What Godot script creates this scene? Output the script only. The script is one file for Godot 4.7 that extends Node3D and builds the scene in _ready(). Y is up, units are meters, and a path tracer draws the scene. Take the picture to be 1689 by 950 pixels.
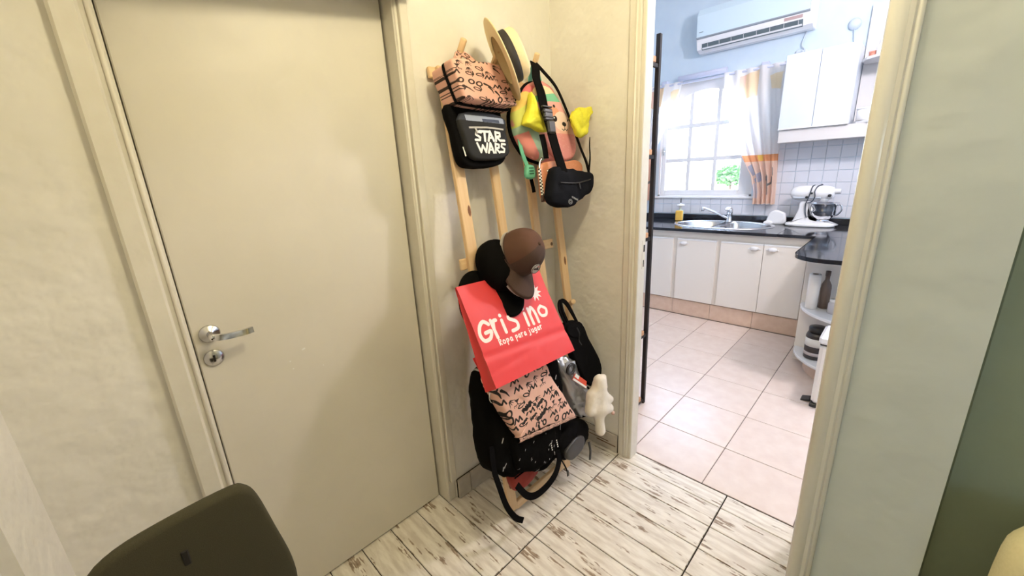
extends Node3D
# Hallway with a leaning coat rack, seen through a wide lens, and the bright kitchen beyond the doorway.

# ---------------------------------------------------------------- mesh builder
class B:
	var st := SurfaceTool.new()
	func _init() -> void:
		st.begin(Mesh.PRIMITIVE_TRIANGLES)
	func sm(n: int) -> B:
		st.set_smooth_group(n)
		return self
	func flat() -> B:
		st.set_smooth_group(-1)
		return self
	func v(p: Vector3, uv: Vector2) -> void:
		st.set_uv(uv)
		st.add_vertex(p)
	func tri(a: Vector3, b: Vector3, c: Vector3, ua := Vector2(), ub := Vector2(), uc := Vector2()) -> void:
		v(a, ua); v(c, uc); v(b, ub)
	func quad(a: Vector3, b: Vector3, c: Vector3, d: Vector3, ua := Vector2(0, 1), ub := Vector2(1, 1), uc := Vector2(1, 0), ud := Vector2(0, 0)) -> void:
		tri(a, b, c, ua, ub, uc)
		tri(a, c, d, ua, uc, ud)
	func puv(p: Vector3, n: Vector3) -> Vector2:
		var a := n.abs()
		if a.x >= a.y and a.x >= a.z: return Vector2(p.z, p.y)
		if a.y >= a.z: return Vector2(p.z, p.x)
		return Vector2(p.x, p.y)
	func poly(pts: Array, out: Vector3) -> void:
		var n: Vector3 = (pts[1] - pts[0]).cross(pts[2] - pts[0])
		var p := pts.duplicate()
		if n.dot(out) < 0: p.reverse()
		for i in range(1, p.size() - 1):
			tri(p[0], p[i], p[i + 1], puv(p[0], n), puv(p[i], n), puv(p[i + 1], n))
	func box(c: Vector3, s: Vector3, bev := 0.0, xf := Transform3D()) -> B:
		flat()
		var h := s * 0.5
		var b: float = min(bev, min(h.x, min(h.y, h.z)) * 0.95)
		var sg := [-1.0, 1.0]
		var P := func(i: int, sx: float, sy: float, sz: float) -> Vector3:
			var e := Vector3(h.x - b, h.y - b, h.z - b)
			e[i] = h[i]
			return xf * (c + Vector3(sx * e.x, sy * e.y, sz * e.z))
		var bx := xf.basis
		for s1 in sg:
			poly([P.call(0, s1, -1, -1), P.call(0, s1, 1, -1), P.call(0, s1, 1, 1), P.call(0, s1, -1, 1)], bx * Vector3(s1, 0, 0))
			poly([P.call(1, -1, s1, -1), P.call(1, 1, s1, -1), P.call(1, 1, s1, 1), P.call(1, -1, s1, 1)], bx * Vector3(0, s1, 0))
			poly([P.call(2, -1, -1, s1), P.call(2, 1, -1, s1), P.call(2, 1, 1, s1), P.call(2, -1, 1, s1)], bx * Vector3(0, 0, s1))
		if b > 0.0:
			for s1 in sg:
				for s2 in sg:
					poly([P.call(0, s1, s2, -1), P.call(0, s1, s2, 1), P.call(1, s1, s2, 1), P.call(1, s1, s2, -1)], bx * Vector3(s1, s2, 0))
					poly([P.call(0, s1, -1, s2), P.call(0, s1, 1, s2), P.call(2, s1, 1, s2), P.call(2, s1, -1, s2)], bx * Vector3(s1, 0, s2))
					poly([P.call(1, -1, s1, s2), P.call(1, 1, s1, s2), P.call(2, 1, s1, s2), P.call(2, -1, s1, s2)], bx * Vector3(0, s1, s2))
					for s3 in sg:
						poly([P.call(0, s1, s2, s3), P.call(1, s1, s2, s3), P.call(2, s1, s2, s3)], bx * Vector3(s1, s2, s3))
		return self
	func bb(a: Vector3, b: Vector3, bev := 0.0) -> B:   # box from corner to corner
		return box((a + b) * 0.5, (b - a).abs(), bev)
	func grid(rows: Array, wrap := false) -> void:   # rows of points, normals to the left-hand side: (u right, v down) seen from outside
		var m: int = rows[0].size()
		for i in rows.size() - 1:
			for j in (m if wrap else m - 1):
				var k := (j + 1) % m
				var u0 := float(j) / (m if wrap else m - 1)
				var u1 := float(j + 1) / (m if wrap else m - 1)
				var v0 := float(i) / (rows.size() - 1)
				var v1 := float(i + 1) / (rows.size() - 1)
				quad(rows[i + 1][j], rows[i + 1][k], rows[i][k], rows[i][j], Vector2(u0, v1), Vector2(u1, v1), Vector2(u1, v0), Vector2(u0, v0))
	func lathe(prof: Array, n := 24, xf := Transform3D()) -> B:   # prof: Vector2(radius, height) from bottom to top on the outside
		sm(0)
		var rows := []
		for i in range(prof.size() - 1, -1, -1):
			var row := []
			for j in n:
				var a := -TAU * j / n
				row.append(xf * Vector3(cos(a) * prof[i].x, prof[i].y, -sin(a) * prof[i].x))
			row.reverse()
			rows.append(row)
		for i in rows.size():
			rows[i].reverse()
		grid(rows, true)
		return self
	static func frame(d: Vector3) -> Basis:   # y axis along d
		var y := d.normalized()
		var r := Vector3.UP if absf(y.y) < 0.9 else Vector3.RIGHT
		var x := r.cross(y).normalized()
		return Basis(x, y, x.cross(y))
	func cyl(a: Vector3, b: Vector3, r0: float, r1: float, n := 16, bev := 0.002) -> B:
		var l := a.distance_to(b)
		var e: float = min(bev, min(r0, r1) * 0.5)
		return lathe([Vector2(0, 0), Vector2(r0 - e, 0), Vector2(r0, e), Vector2(r1, l - e), Vector2(r1 - e, l), Vector2(0, l)], n, Transform3D(frame(b - a), a))
	func tube(pts: Array, r: float, n := 8, closed := false, r2 := -1.0) -> B:
		sm(0)
		var rows := []
		var m := pts.size()
		var up := Vector3.UP
		for i in m:
			var t: Vector3
			if closed: t = (pts[(i + 1) % m] - pts[(i + m - 1) % m]).normalized()
			else: t = (pts[min(i + 1, m - 1)] - pts[max(i - 1, 0)]).normalized()
			if i == 0:
				up = Vector3.UP if absf(t.y) < 0.9 else Vector3.RIGHT
			var x := up.cross(t).normalized()
			up = t.cross(x).normalized()
			var rr := r if r2 < 0 else lerpf(r, r2, float(i) / (m - 1))
			var row := []
			for j in n:
				var a := TAU * j / n
				row.append(pts[i] + x * cos(a) * rr + up * sin(a) * rr)
			rows.append(row)
		if closed: rows.append(rows[0])
		rows.reverse()
		grid(rows, true)
		if not closed:
			for e in [0, m - 1]:
				var k: int = m - 1 - e
				var cen: Vector3 = pts[e]
				for j in n:
					if e == 0: tri(cen, rows[k][j], rows[k][(j + 1) % n])
					else: tri(cen, rows[k][(j + 1) % n], rows[k][j])
		return self
	func ribbon(pts: Array, w: float, t: float, nrm: Vector3, w2 := -1.0) -> B:   # a flat strap along pts, its broad side facing nrm
		sm(0)
		var rows := []
		var m := pts.size()
		for i in m:
			var d: Vector3 = (pts[min(i + 1, m - 1)] - pts[max(i - 1, 0)]).normalized()
			var s := d.cross(nrm).normalized()
			var nn := s.cross(d).normalized()
			var ww := (w if w2 < 0 else lerpf(w, w2, float(i) / (m - 1))) * 0.5
			var p: Vector3 = pts[i]
			rows.append([p - s * ww - nn * t * 0.2, p - s * ww * 0.9 + nn * t * 0.5, p + s * ww * 0.9 + nn * t * 0.5, p + s * ww - nn * t * 0.2, p + s * ww * 0.9 - nn * t * 0.5, p - s * ww * 0.9 - nn * t * 0.5])
		for j in 6:
			sm(j + 1)
			var k := (j + 1) % 6
			for i in m - 1:
				var u0 := float(i) / (m - 1)
				var u1 := float(i + 1) / (m - 1)
				quad(rows[i + 1][j], rows[i + 1][k], rows[i][k], rows[i][j], Vector2(j / 6.0, u1), Vector2((j + 1) / 6.0, u1), Vector2((j + 1) / 6.0, u0), Vector2(j / 6.0, u0))
		for e in [0, m - 1]:
			var r: Array = rows[e]
			var out: Vector3 = (pts[0] - pts[1]) if e == 0 else (pts[m - 1] - pts[m - 2])
			flat()
			poly(r, out)
		return self
	func prism(o: Array, z0: float, z1: float, bev := 0.0, xf := Transform3D()) -> B:   # an outline (x, y) pushed along z, chamfered front and back edge
		flat()
		var pk := PackedVector2Array(o)
		if Geometry2D.is_polygon_clockwise(pk): pk.reverse()
		var inner := pk
		if bev > 0.0:
			var q := Geometry2D.offset_polygon(pk, -bev)
			if q.size() == 1: inner = q[0]
		var idx := Geometry2D.triangulate_polygon(inner)
		for k in range(0, idx.size(), 3):
			for e in 2:
				var z := z1 if e == 0 else z0
				var a: Vector3 = Vector3(inner[idx[k]].x, inner[idx[k]].y, z)
				var b: Vector3 = Vector3(inner[idx[k + 1]].x, inner[idx[k + 1]].y, z)
				var c: Vector3 = Vector3(inner[idx[k + 2]].x, inner[idx[k + 2]].y, z)
				var n := (b - a).cross(c - a)
				if (n.z < 0) == (e == 0):
					var s := b; b = c; c = s
				tri(xf * a, xf * b, xf * c, Vector2(a.x, a.y), Vector2(b.x, b.y), Vector2(c.x, c.y))
		var m := pk.size()
		for i in m:
			var p := pk[i]
			var q := pk[(i + 1) % m]
			var e := bev if inner.size() == m and bev > 0 else 0.0
			quad(xf * Vector3(p.x, p.y, z0 + e), xf * Vector3(q.x, q.y, z0 + e), xf * Vector3(q.x, q.y, z1 - e), xf * Vector3(p.x, p.y, z1 - e))
			if e > 0.0:
				var best := 0
				var pi := inner[0]; var qi := inner[0]
				for c in inner:
					if c.distance_to(p) < pi.distance_to(p): pi = c
					if c.distance_to(q) < qi.distance_to(q): qi = c
				quad(xf * Vector3(p.x, p.y, z1 - e), xf * Vector3(q.x, q.y, z1 - e), xf * Vector3(qi.x, qi.y, z1), xf * Vector3(pi.x, pi.y, z1))
				quad(xf * Vector3(q.x, q.y, z0 + e), xf * Vector3(p.x, p.y, z0 + e), xf * Vector3(pi.x, pi.y, z0), xf * Vector3(qi.x, qi.y, z0))
		return self
	static func smooth(o: Array, k := 4) -> Array:   # closed rounded outline through the points
		var r := []
		var m := o.size()
		for i in m:
			for j in k:
				r.append((o[i] as Vector2).cubic_interpolate(o[(i + 1) % m], o[(i + m - 1) % m], o[(i + 2) % m], float(j) / k))
		return r
	static func path(p: Array, k := 5) -> Array:   # open rounded line through the points
		var r := []
		var m := p.size()
		for i in m - 1:
			for j in k:
				r.append((p[i] as Vector3).cubic_interpolate(p[i + 1], p[max(i - 1, 0)], p[min(i + 2, m - 1)], float(j) / k))
		r.append(p[m - 1])
		return r
	# a stuffed shape: outline (x, y), back at z0, front at z1, edge rounded by r, middle raised by puff, creased by noise
	func soft(o: Array, z0: float, z1: float, r: float, puff := 0.0, crease := 0.0, sd := 1, cf := 14.0) -> B:
		sm(0)
		var pk := PackedVector2Array(o)
		if Geometry2D.is_polygon_clockwise(pk): pk.reverse()
		var c := Vector2()
		var lo := pk[0]; var hi := pk[0]
		for p in pk:
			c += p
			lo = lo.min(p); hi = hi.max(p)
		c /= pk.size()
		var R := 0.0
		for p in pk: R += p.distance_to(c)
		R /= pk.size()
		var nz := FastNoiseLite.new()
		nz.seed = sd
		nz.frequency = cf
		nz.fractal_octaves = 3
		var prof := []
		var rb: float = min(r, (z1 - z0) * 0.4)
		prof.append(Vector2(0.0, z0 - puff * 0.3)); prof.append(Vector2(0.5, z0 - puff * 0.2))
		for k in 4:
			var a := PI / 2 * k / 3.0
			prof.append(Vector2(1 - rb / R * (1 - sin(a)), z0 + rb * (1 - cos(a))))
		for k in 5:
			var a := PI / 2 * k / 4.0
			prof.append(Vector2(1 - r / R * (1 - cos(a)), z1 - r + r * sin(a)))
		var s0 := 1 - r / R
		for k in range(1, 9):
			var s := s0 * (1 - k / 8.0)
			prof.append(Vector2(s, z1 + puff * (1 - pow(s / s0, 2))))
		var rows := []
		for q in prof:
			var row := []
			for p in pk:
				var f: Vector2 = c + (p - c) * q.x
				var P := Vector3(f.x, f.y, q.y)
				if crease > 0.0:
					var d := nz.get_noise_3d(P.x, P.y, P.z) * crease
					P += Vector3((p - c).normalized().x * d * q.x, (p - c).normalized().y * d * q.x, d if q.y > (z0 + z1) * 0.5 else 0.0)
				row.append(P)
			rows.append(row)
		var m := pk.size()
		var d2 := hi - lo
		for i in rows.size() - 1:
			for j in m:
				var k := (j + 1) % m
				var a: Vector3 = rows[i][j]; var b: Vector3 = rows[i][k]
				var e: Vector3 = rows[i + 1][k]; var f: Vector3 = rows[i + 1][j]
				var U := func(t: Vector3) -> Vector2: return Vector2((t.x - lo.x) / d2.x, (hi.y - t.y) / d2.y)
				quad(a, b, e, f, U.call(a), U.call(b), U.call(e), U.call(f))
		return self
	func done() -> ArrayMesh:
		st.generate_normals()
		return st.commit()

# ---------------------------------------------------------------- naming helpers
var taken := {}
var rng := RandomNumberGenerator.new()
var M := {}

func numbered(n: String) -> String:
	taken[n] = taken.get(n, -1) + 1
	return n if taken[n] == 0 else "%s_%03d" % [n, taken[n]]

func obj(called: String, b, m: Material, parent: Node = self) -> MeshInstance3D:
	var o := MeshInstance3D.new()
	o.mesh = b.done() if b is B else b
	o.material_override = m
	o.name = numbered(called) if parent == self else called
	parent.add_child(o, true)
	return o

func tag(o: Node, label: String, category: String, group := "") -> void:
	o.set_meta("label", label)
	o.set_meta("category", category)
	if group: o.set_meta("group", group)

func thing(called: String, label: String, category: String, at := Transform3D(), group := "") -> Node3D:
	var o := Node3D.new()
	o.name = numbered(called)
	add_child(o)
	o.transform = at
	tag(o, label, category, group)
	return o

func struct(called: String, b, m: Material) -> MeshInstance3D:
	var o := obj(called, b, m)
	o.set_meta("kind", "structure")
	return o

func T(x: float, y: float, z: float) -> Transform3D:
	return Transform3D(Basis(), Vector3(x, y, z))

# ---------------------------------------------------------------- materials and textures
func mat(c: Color, rough := 0.6, metal := 0.0) -> StandardMaterial3D:
	var m := StandardMaterial3D.new()
	m.albedo_color = c
	m.roughness = rough
	m.metallic = metal
	return m

func rgb(r: int, g: int, b: int) -> Color:
	return Color(r / 255.0, g / 255.0, b / 255.0)

func noise_tex(freq: float, sd: int, ramp: Array, size := 256, normal := false, bump := 4.0) -> NoiseTexture2D:
	var n := FastNoiseLite.new()
	n.seed = sd
	n.frequency = freq
	n.fractal_octaves = 4
	var t := NoiseTexture2D.new()
	t.width = size
	t.height = size
	t.seamless = true
	t.noise = n
	if normal:
		t.as_normal_map = true
		t.bump_strength = bump
	else:
		var g := Gradient.new()
		g.set_color(0, ramp[0])
		g.set_color(1, ramp[1])
		t.color_ramp = g
	return t

func textured(m: StandardMaterial3D, freq: float, sd: int, a: Color, b: Color, scale: float, bump := 0.0) -> StandardMaterial3D:   # mottled in world space
	m.albedo_color = Color.WHITE
	m.albedo_texture = noise_tex(freq, sd, [a, b])
	m.uv1_triplanar = true
	m.uv1_world_triplanar = true
	m.uv1_scale = Vector3.ONE * scale
	if bump > 0.0:
		m.normal_enabled = true
		m.normal_texture = noise_tex(freq * 3, sd + 5, [], 256, true, bump)
		m.normal_scale = 0.5
	return m

func from_image(im: Image, rough := 0.8) -> StandardMaterial3D:
	var m := mat(Color.WHITE, rough)
	m.albedo_texture = ImageTexture.create_from_image(im)
	return m

func blank(w: int, h: int, c: Color) -> Image:
	var im := Image.create(w, h, false, Image.FORMAT_RGBA8)
	im.fill(c)
	return im

func ink(im: Image, pts: Array, w0: float, c: Color, w1 := -1.0) -> void:   # a brush stroke, tapering from w0 to w1
	if w1 < 0: w1 = w0
	var n := pts.size()
	for i in n - 1:
		var a: Vector2 = pts[i]
		var b: Vector2 = pts[i + 1]
		var ra := lerpf(w0, w1, float(i) / max(1, n - 1)) * 0.5
		var rb := lerpf(w0, w1, float(i + 1) / max(1, n - 1)) * 0.5
		var r := maxf(ra, rb) + 1
		var ab := b - a
		var l2 := maxf(ab.length_squared(), 0.0001)
		for y in range(max(0, int(min(a.y, b.y) - r)), min(im.get_height() - 1, int(max(a.y, b.y) + r)) + 1):
			for x in range(max(0, int(min(a.x, b.x) - r)), min(im.get_width() - 1, int(max(a.x, b.x) + r)) + 1):
				var p := Vector2(x + 0.5, y + 0.5)
				var t := clampf((p - a).dot(ab) / l2, 0, 1)
				var d := p.distance_to(a + ab * t) - lerpf(ra, rb, t)
				if d < 0.5:
					im.set_pixel(x, y, im.get_pixel(x, y).lerp(c, clampf(0.5 - d, 0, 1)))

func fillp(im: Image, pts: Array, c: Color) -> void:   # a filled polygon
	var pk := PackedVector2Array(pts)
	var lo := pk[0]; var hi := pk[0]
	for p in pk:
		lo = lo.min(p); hi = hi.max(p)
	for y in range(max(0, int(lo.y)), min(im.get_height() - 1, int(hi.y) + 1) + 1):
		for x in range(max(0, int(lo.x)), min(im.get_width() - 1, int(hi.x) + 1) + 1):
			if Geometry2D.is_point_in_polygon(Vector2(x + 0.5, y + 0.5), pk):
				im.set_pixel(x, y, c)

func oval(c: Vector2, rx: float, ry: float, turn := 0.0, n := 14) -> Array:
	var r := []
	for i in n + 1:
		var a := TAU * i / n
		r.append(c + Vector2(cos(a) * rx, sin(a) * ry).rotated(turn))
	return r

func feline_print(sd: int, base: Color, dark: Color, big: bool) -> Image:   # ink marks: rings, whisker strokes, leaf shapes, little faces, bat shapes
	var im := blank(512, 512, base)
	var r := RandomNumberGenerator.new()
	r.seed = sd
	var cell := 54
	for gy in 10:
		for gx in 10:
			var c := Vector2(gx * cell + r.randf_range(4, 40), gy * cell + r.randf_range(4, 40))
			var turn := r.randf_range(-0.5, 0.5) + 1.0
			match r.randi() % 6:
				0:
					ink(im, oval(c, r.randf_range(11, 16), r.randf_range(15, 24), turn - 1.0), 9, dark)
				1:
					var d := Vector2.from_angle(turn) * r.randf_range(40, 70)
					ink(im, [c - d * 0.5, c + d.orthogonal() * 0.08, c + d * 0.5], 15, dark, 3)
				2:
					for k in 4:
						var d := Vector2.from_angle(turn + k * 0.4 - 0.6)
						ink(im, [c + d * 8, c + d * r.randf_range(26, 44)], 6, dark, 2)
				3:
					ink(im, oval(c, 9, 20, turn + 0.6), 6, dark)
					ink(im, [c + Vector2(18, -16), c + Vector2(25, 2), c + Vector2(16, 20)], 7, dark, 3)
				4:
					ink(im, [c + Vector2(-22, 12), c + Vector2(-10, -13), c + Vector2(3, 10), c + Vector2(14, -14), c + Vector2(25, 11)], 8, dark)
				5:
					fillp(im, [c + Vector2(-14, -11), c + Vector2(14, -11), c + Vector2(0, 9)], dark)
					ink(im, [c + Vector2(-20, 20), c + Vector2(-6, 19), c + Vector2(0, 9), c + Vector2(6, 19), c + Vector2(20, 20)], 4, dark)
					for k in 4: ink(im, [c + Vector2(-20 + k * 13, 27), c + Vector2(-19 + k * 13, 27)], 4, dark)
	if big:
		for q in [[175, 260, 1.0], [255, 285, 0.9], [205, 335, 0.7], [260, 355, 1.2], [150, 330, 0.6]]:
			var c := Vector2(q[0], q[1])
			var s: float = q[2] * 34
			var w := []
			for p in [[-1, 0.5], [-0.95, -0.35], [-0.6, -0.5], [-0.3, -0.25], [-0.15, -0.5], [0, -0.3], [0.15, -0.5], [0.3, -0.25], [0.6, -0.5], [0.95, -0.35], [1, 0.5], [0.7, 0.15], [0.4, 0.45], [0, 0.25], [-0.4, 0.45], [-0.7, 0.15]]:
				w.append(c + Vector2(p[0], p[1]).rotated(-0.5) * s)
			fillp(im, oval(c, s * 1.1, s * 0.75, -0.5), base)
			fillp(im, w, dark)
	return im

const GLYPH := {
	"G": [[[0.78, 0.22], [0.5, 0.02], [0.2, 0.2], [0.05, 0.6], [0.2, 0.95], [0.6, 0.92], [0.8, 0.6], [0.42, 0.6]]],
	"r": [[[0.1, 0.3], [0.22, 1.0]], [[0.18, 0.62], [0.35, 0.36], [0.62, 0.34]]],
	"i": [[[0.2, 0.34], [0.24, 1.0]], [[0.18, 0.06], [0.19, 0.07]]],
	"s": [[[0.7, 0.2], [0.4, 0.12], [0.15, 0.35], [0.6, 0.62], [0.55, 0.92], [0.12, 0.98]]],
	"n": [[[0.1, 0.3], [0.16, 1.0]], [[0.13, 0.55], [0.4, 0.28], [0.62, 0.5], [0.66, 1.0]]],
	"o": [[[0.4, 0.34], [0.12, 0.55], [0.2, 0.92], [0.55, 0.95], [0.7, 0.62], [0.4, 0.34]]],
	"R": [[[0.15, 0.05], [0.18, 1.0]], [[0.15, 0.08], [0.6, 0.12], [0.6, 0.42], [0.2, 0.52], [0.68, 1.0]]],
	"p": [[[0.15, 0.4], [0.2, 1.4]], [[0.15, 0.5], [0.5, 0.38], [0.65, 0.7], [0.2, 0.95]]],
	"a": [[[0.62, 0.48], [0.3, 0.4], [0.12, 0.75], [0.35, 1.0], [0.6, 0.7], [0.6, 0.42], [0.68, 1.0]]],
	"j": [[[0.4, 0.4], [0.42, 1.2], [0.1, 1.3]], [[0.4, 0.1], [0.41, 0.11]]],
	"u": [[[0.12, 0.4], [0.15, 0.9], [0.45, 0.98], [0.6, 0.8]], [[0.6, 0.4], [0.66, 1.0]]],
	"g": [[[0.62, 0.48], [0.3, 0.4], [0.12, 0.75], [0.4, 0.95], [0.62, 0.75]], [[0.62, 0.42], [0.6, 1.2], [0.2, 1.35]]],
}

func letter(im: Image, ch: String, at: Vector2, w: float, h: float, pen: float, c: Color, turn := 0.0) -> void:
	for stroke in GLYPH[ch]:
		var pts := []
		for p in stroke: pts.append(at + Vector2(p[0] * w, p[1] * h).rotated(turn))
		if pts.size() > 2:
			var sm := []
			for i in pts.size() - 1:
				for k in 4:
					sm.append((pts[i] as Vector2).cubic_interpolate(pts[i + 1], pts[max(i - 1, 0)], pts[min(i + 2, pts.size() - 1)], k / 4.0))
			sm.append(pts[-1])
			pts = sm
		ink(im, pts, pen, c)

func make_materials() -> void:
	M.wall = textured(mat(Color.WHITE, 0.75), 0.02, 11, rgb(226, 222, 212), rgb(232, 228, 219), 0.7, 1.5)
	M.kitchen_wall = textured(mat(Color.WHITE, 0.7), 0.02, 12, rgb(206, 224, 240), rgb(214, 230, 243), 0.7)
	M.ceiling = mat(rgb(238, 236, 230), 0.85)
	M.trim = textured(mat(Color.WHITE, 0.38), 0.03, 13, rgb(218, 212, 198), rgb(226, 221, 208), 1.1, 0.6)
	M.door = textured(mat(Color.WHITE, 0.42), 0.015, 14, rgb(216, 210, 196), rgb(224, 218, 205), 0.5, 0.5)
	M.gloss_white = mat(rgb(220, 220, 214), 0.22)
	M.pier = textured(mat(Color.WHITE, 0.5), 0.02, 15, rgb(200, 208, 206), rgb(206, 214, 212), 0.8, 0.8)
	M.dull_green = textured(mat(Color.WHITE, 0.6), 0.02, 16, rgb(138, 150, 130), rgb(146, 158, 138), 0.8)
	M.steel = mat(rgb(205, 205, 205), 0.22, 1.0)
	M.chrome = mat(rgb(225, 225, 228), 0.1, 1.0)
	M.dark_hole = mat(rgb(28, 24, 20), 0.8)
	M.grout = mat(rgb(44, 36, 30), 0.95)
	M.kgrout = mat(rgb(122, 108, 100), 0.9)
	M.base_tile = textured(mat(Color.WHITE, 0.4), 0.03, 17, rgb(184, 175, 162), rgb(202, 194, 181), 2.0)
	M.black_metal = mat(rgb(38, 32, 30), 0.5, 0.2)
	M.shelf_wood = mat(rgb(196, 148, 108), 0.6)
	M.black_cloth = textured(mat(Color.WHITE, 0.85), 0.08, 18, rgb(12, 11, 12), rgb(24, 23, 24), 8.0, 2.0)
	M.navy_cloth = textured(mat(Color.WHITE, 0.8), 0.08, 19, rgb(18, 19, 24), rgb(30, 31, 37), 8.0, 2.0)
	M.black_strap = mat(rgb(16, 15, 16), 0.85)
	M.black_plastic = mat(rgb(36, 35, 37), 0.35)
	M.white_print = mat(rgb(236, 234, 228), 0.7)
	M.white_gloss = mat(rgb(240, 240, 242), 0.18)
	M.laminate = mat(rgb(240, 234, 226), 0.35)
	M.laminate_dark = mat(rgb(230, 223, 214), 0.5)
	M.upper = mat(rgb(224, 232, 242), 0.35)
	M.granite = textured(mat(Color.WHITE, 0.08), 0.2, 20, rgb(20, 21, 26), rgb(46, 48, 56), 6.0)
	M.glass = mat(Color(0.95, 0.98, 1.0, 0.06), 0.02)
	M.glass.transparency = BaseMaterial3D.TRANSPARENCY_ALPHA
	for k in ["black_cloth", "navy_cloth", "black_strap"]: M[k].metallic_specular = 0.15
	# pine: long grain along the texture's y
	var pine := blank(128, 512, Color.WHITE)
	var pn := FastNoiseLite.new()
	pn.seed = 5
	pn.frequency = 0.05
	for y in 512:
		for x in 128:
			var g := pn.get_noise_2d(x * 1.3, y * 0.06) * 0.5 + 0.5
			var f := pn.get_noise_2d(x * 6.0, y * 0.3 + 400) * 0.5 + 0.5
			pine.set_pixel(x, y, rgb(232, 202, 160).lerp(rgb(212, 172, 126), clampf(g * 0.7 + f * 0.4 - 0.2, 0, 1)))
	for k in 5:
		var c := Vector2(20 + (k * 47) % 90, 50 + k * 97)
		fillp(pine, oval(c, 4, 7), rgb(120, 76, 44))
	M.pine = from_image(pine, 0.6)
	M.pine.uv1_scale = Vector3(4, 0.6, 1)
	# whitewashed worn planks: four rows, one plank each
	var pl := blank(512, 512, Color.WHITE)
	var wn := FastNoiseLite.new()
	wn.seed = 31
	wn.frequency = 0.02
	wn.fractal_octaves = 4
	for y in 512:
		var row := y / 128
		for x in 512:
			var n1 := wn.get_noise_3d(x * 0.24, y * 3.0, row * 90.0)
			var n2 := wn.get_noise_3d(x * 1.5, y * 6.0, row * 50.0 + 700)
			var n3 := wn.get_noise_2d(x * 0.26 + 900, y * 1.6)
			var n4 := wn.get_noise_2d(x * 0.2 + 300, y * 0.7 + row * 210.0 + 2000)
			var c := rgb(244, 238, 228).lerp(rgb(220, 211, 199), clampf(n3 * 1.2 + 0.4 + n2 * 0.3, 0, 1))
			var wear := clampf((n1 * 1.0 + n2 * 0.3 + n3 * 0.5 + n4 * 1.3 - 0.58) * 6.0, 0, 1)
			c = c.lerp(rgb(168, 146, 124).lerp(rgb(116, 94, 76), clampf(n2 + 0.5, 0, 1)), wear * 0.8)
			pl.set_pixel(x, y, c)
	M.plank = from_image(pl, 0.32)
	M.ktile = textured(mat(Color.WHITE, 0.3), 0.03, 41, rgb(226, 208, 198), rgb(236, 221, 212), 1.2)
	M.toe = textured(mat(Color.WHITE, 0.4), 0.03, 42, rgb(222, 192, 170), rgb(232, 206, 186), 1.6)
	M.wtile = mat(rgb(224, 226, 234), 0.2)

# ---------------------------------------------------------------- the leaning rack's own axes: x along the wall, y up the slats, z out of them
var RACK := Transform3D()

func hang(called: String, label: String, category: String, x: float, y: float, z := 0.0, basis := Basis(), group := "") -> Node3D:
	return thing(called, label, category, RACK * Transform3D(basis, Vector3(x, y, z)), group)

func rel(pts: Array, x: float, y: float) -> Array:
	var r := []
	for p in pts: r.append(p - Vector2(x, y))
	return r

func rel3(pts: Array, x: float, y: float, z := 0.0) -> Array:
	var r := []
	for p in pts: r.append(p - Vector3(x, y, z))
	return r

func V(x: float, y: float) -> Vector2:
	return Vector2(x, y)

func W(x: float, y: float, z: float) -> Vector3:
	return Vector3(x, y, z)

func _ready() -> void:
	rng.seed = 7
	# camera, sky, lights, exposure
	var cam := Camera3D.new()
	cam.name = "camera"
	cam.position = Vector3(0, 1.55, 0)
	cam.rotation_degrees = Vector3(-15.945, -44.82, -2.969)
	cam.fov = rad_to_deg(2 * atan(475.0 / 656.34))
	cam.near = 0.02
	add_child(cam)
	cam.current = true
	var we := WorldEnvironment.new()
	we.name = "environment"
	var env := Environment.new()
	env.background_mode = Environment.BG_SKY
	var sky := Sky.new()
	var sm := ProceduralSkyMaterial.new()
	sm.sky_top_color = rgb(190, 214, 250)
	sm.sky_horizon_color = rgb(246, 250, 255)
	sm.ground_horizon_color = rgb(236, 238, 236)
	sm.ground_bottom_color = rgb(190, 190, 180)
	sm.sky_energy_multiplier = 3.3
	sm.ground_energy_multiplier = 3.5
	sky.sky_material = sm
	env.sky = sky
	env.tonemap_mode = Environment.TONE_MAPPER_LINEAR
	env.tonemap_exposure = 1.12
	env.sdfgi_enabled = true
	env.ssao_enabled = true
	env.ssil_enabled = true
	we.environment = env
	add_child(we)
	make_materials()
	RACK = Transform3D(Basis(Vector3.RIGHT, Vector3(0, 1.96, -0.25).normalized(), Vector3(0, 0.25, 1.96).normalized()), Vector3(0, 0, -1.105))
	lamps()
	shell()
	hall_door()
	kitchen_shell()
	kitchen_units()
	kitchen_things()
	hall_things()
	rack()
	top_bags()
	middle_things()
	low_things()

func lamp(called: String, label: String, at: Vector3, r: float, c: Color, energy: float, glow: float, drop: float) -> void:
	var t := thing(called, label, "lamp", Transform3D(Basis(), at))
	obj("canopy", B.new().lathe([V(0, drop - 0.02), V(0.06, drop - 0.02), V(0.06, drop), V(0, drop)], 24), M.white_gloss, t)
	obj("stem", B.new().cyl(W(0, r * 0.8, 0), W(0, drop - 0.02, 0), 0.012, 0.012), M.white_gloss, t)
	var gm := mat(c, 0.4)
	gm.emission_enabled = true
	gm.emission = c
	gm.emission_energy_multiplier = glow
	var prof := []
	for i in 13:
		var a := -PI / 2 + PI * i / 12.0
		prof.append(V(cos(a) * r, sin(a) * r))
	obj("bulb", B.new().lathe(prof, 24), gm, t)
	var l := OmniLight3D.new()
	l.name = called + "_light"
	l.light_color = c
	l.light_energy = energy
	l.light_size = r
	l.omni_range = 14.0
	l.omni_attenuation = 2.0
	l.shadow_enabled = true
	t.add_child(l)

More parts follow.
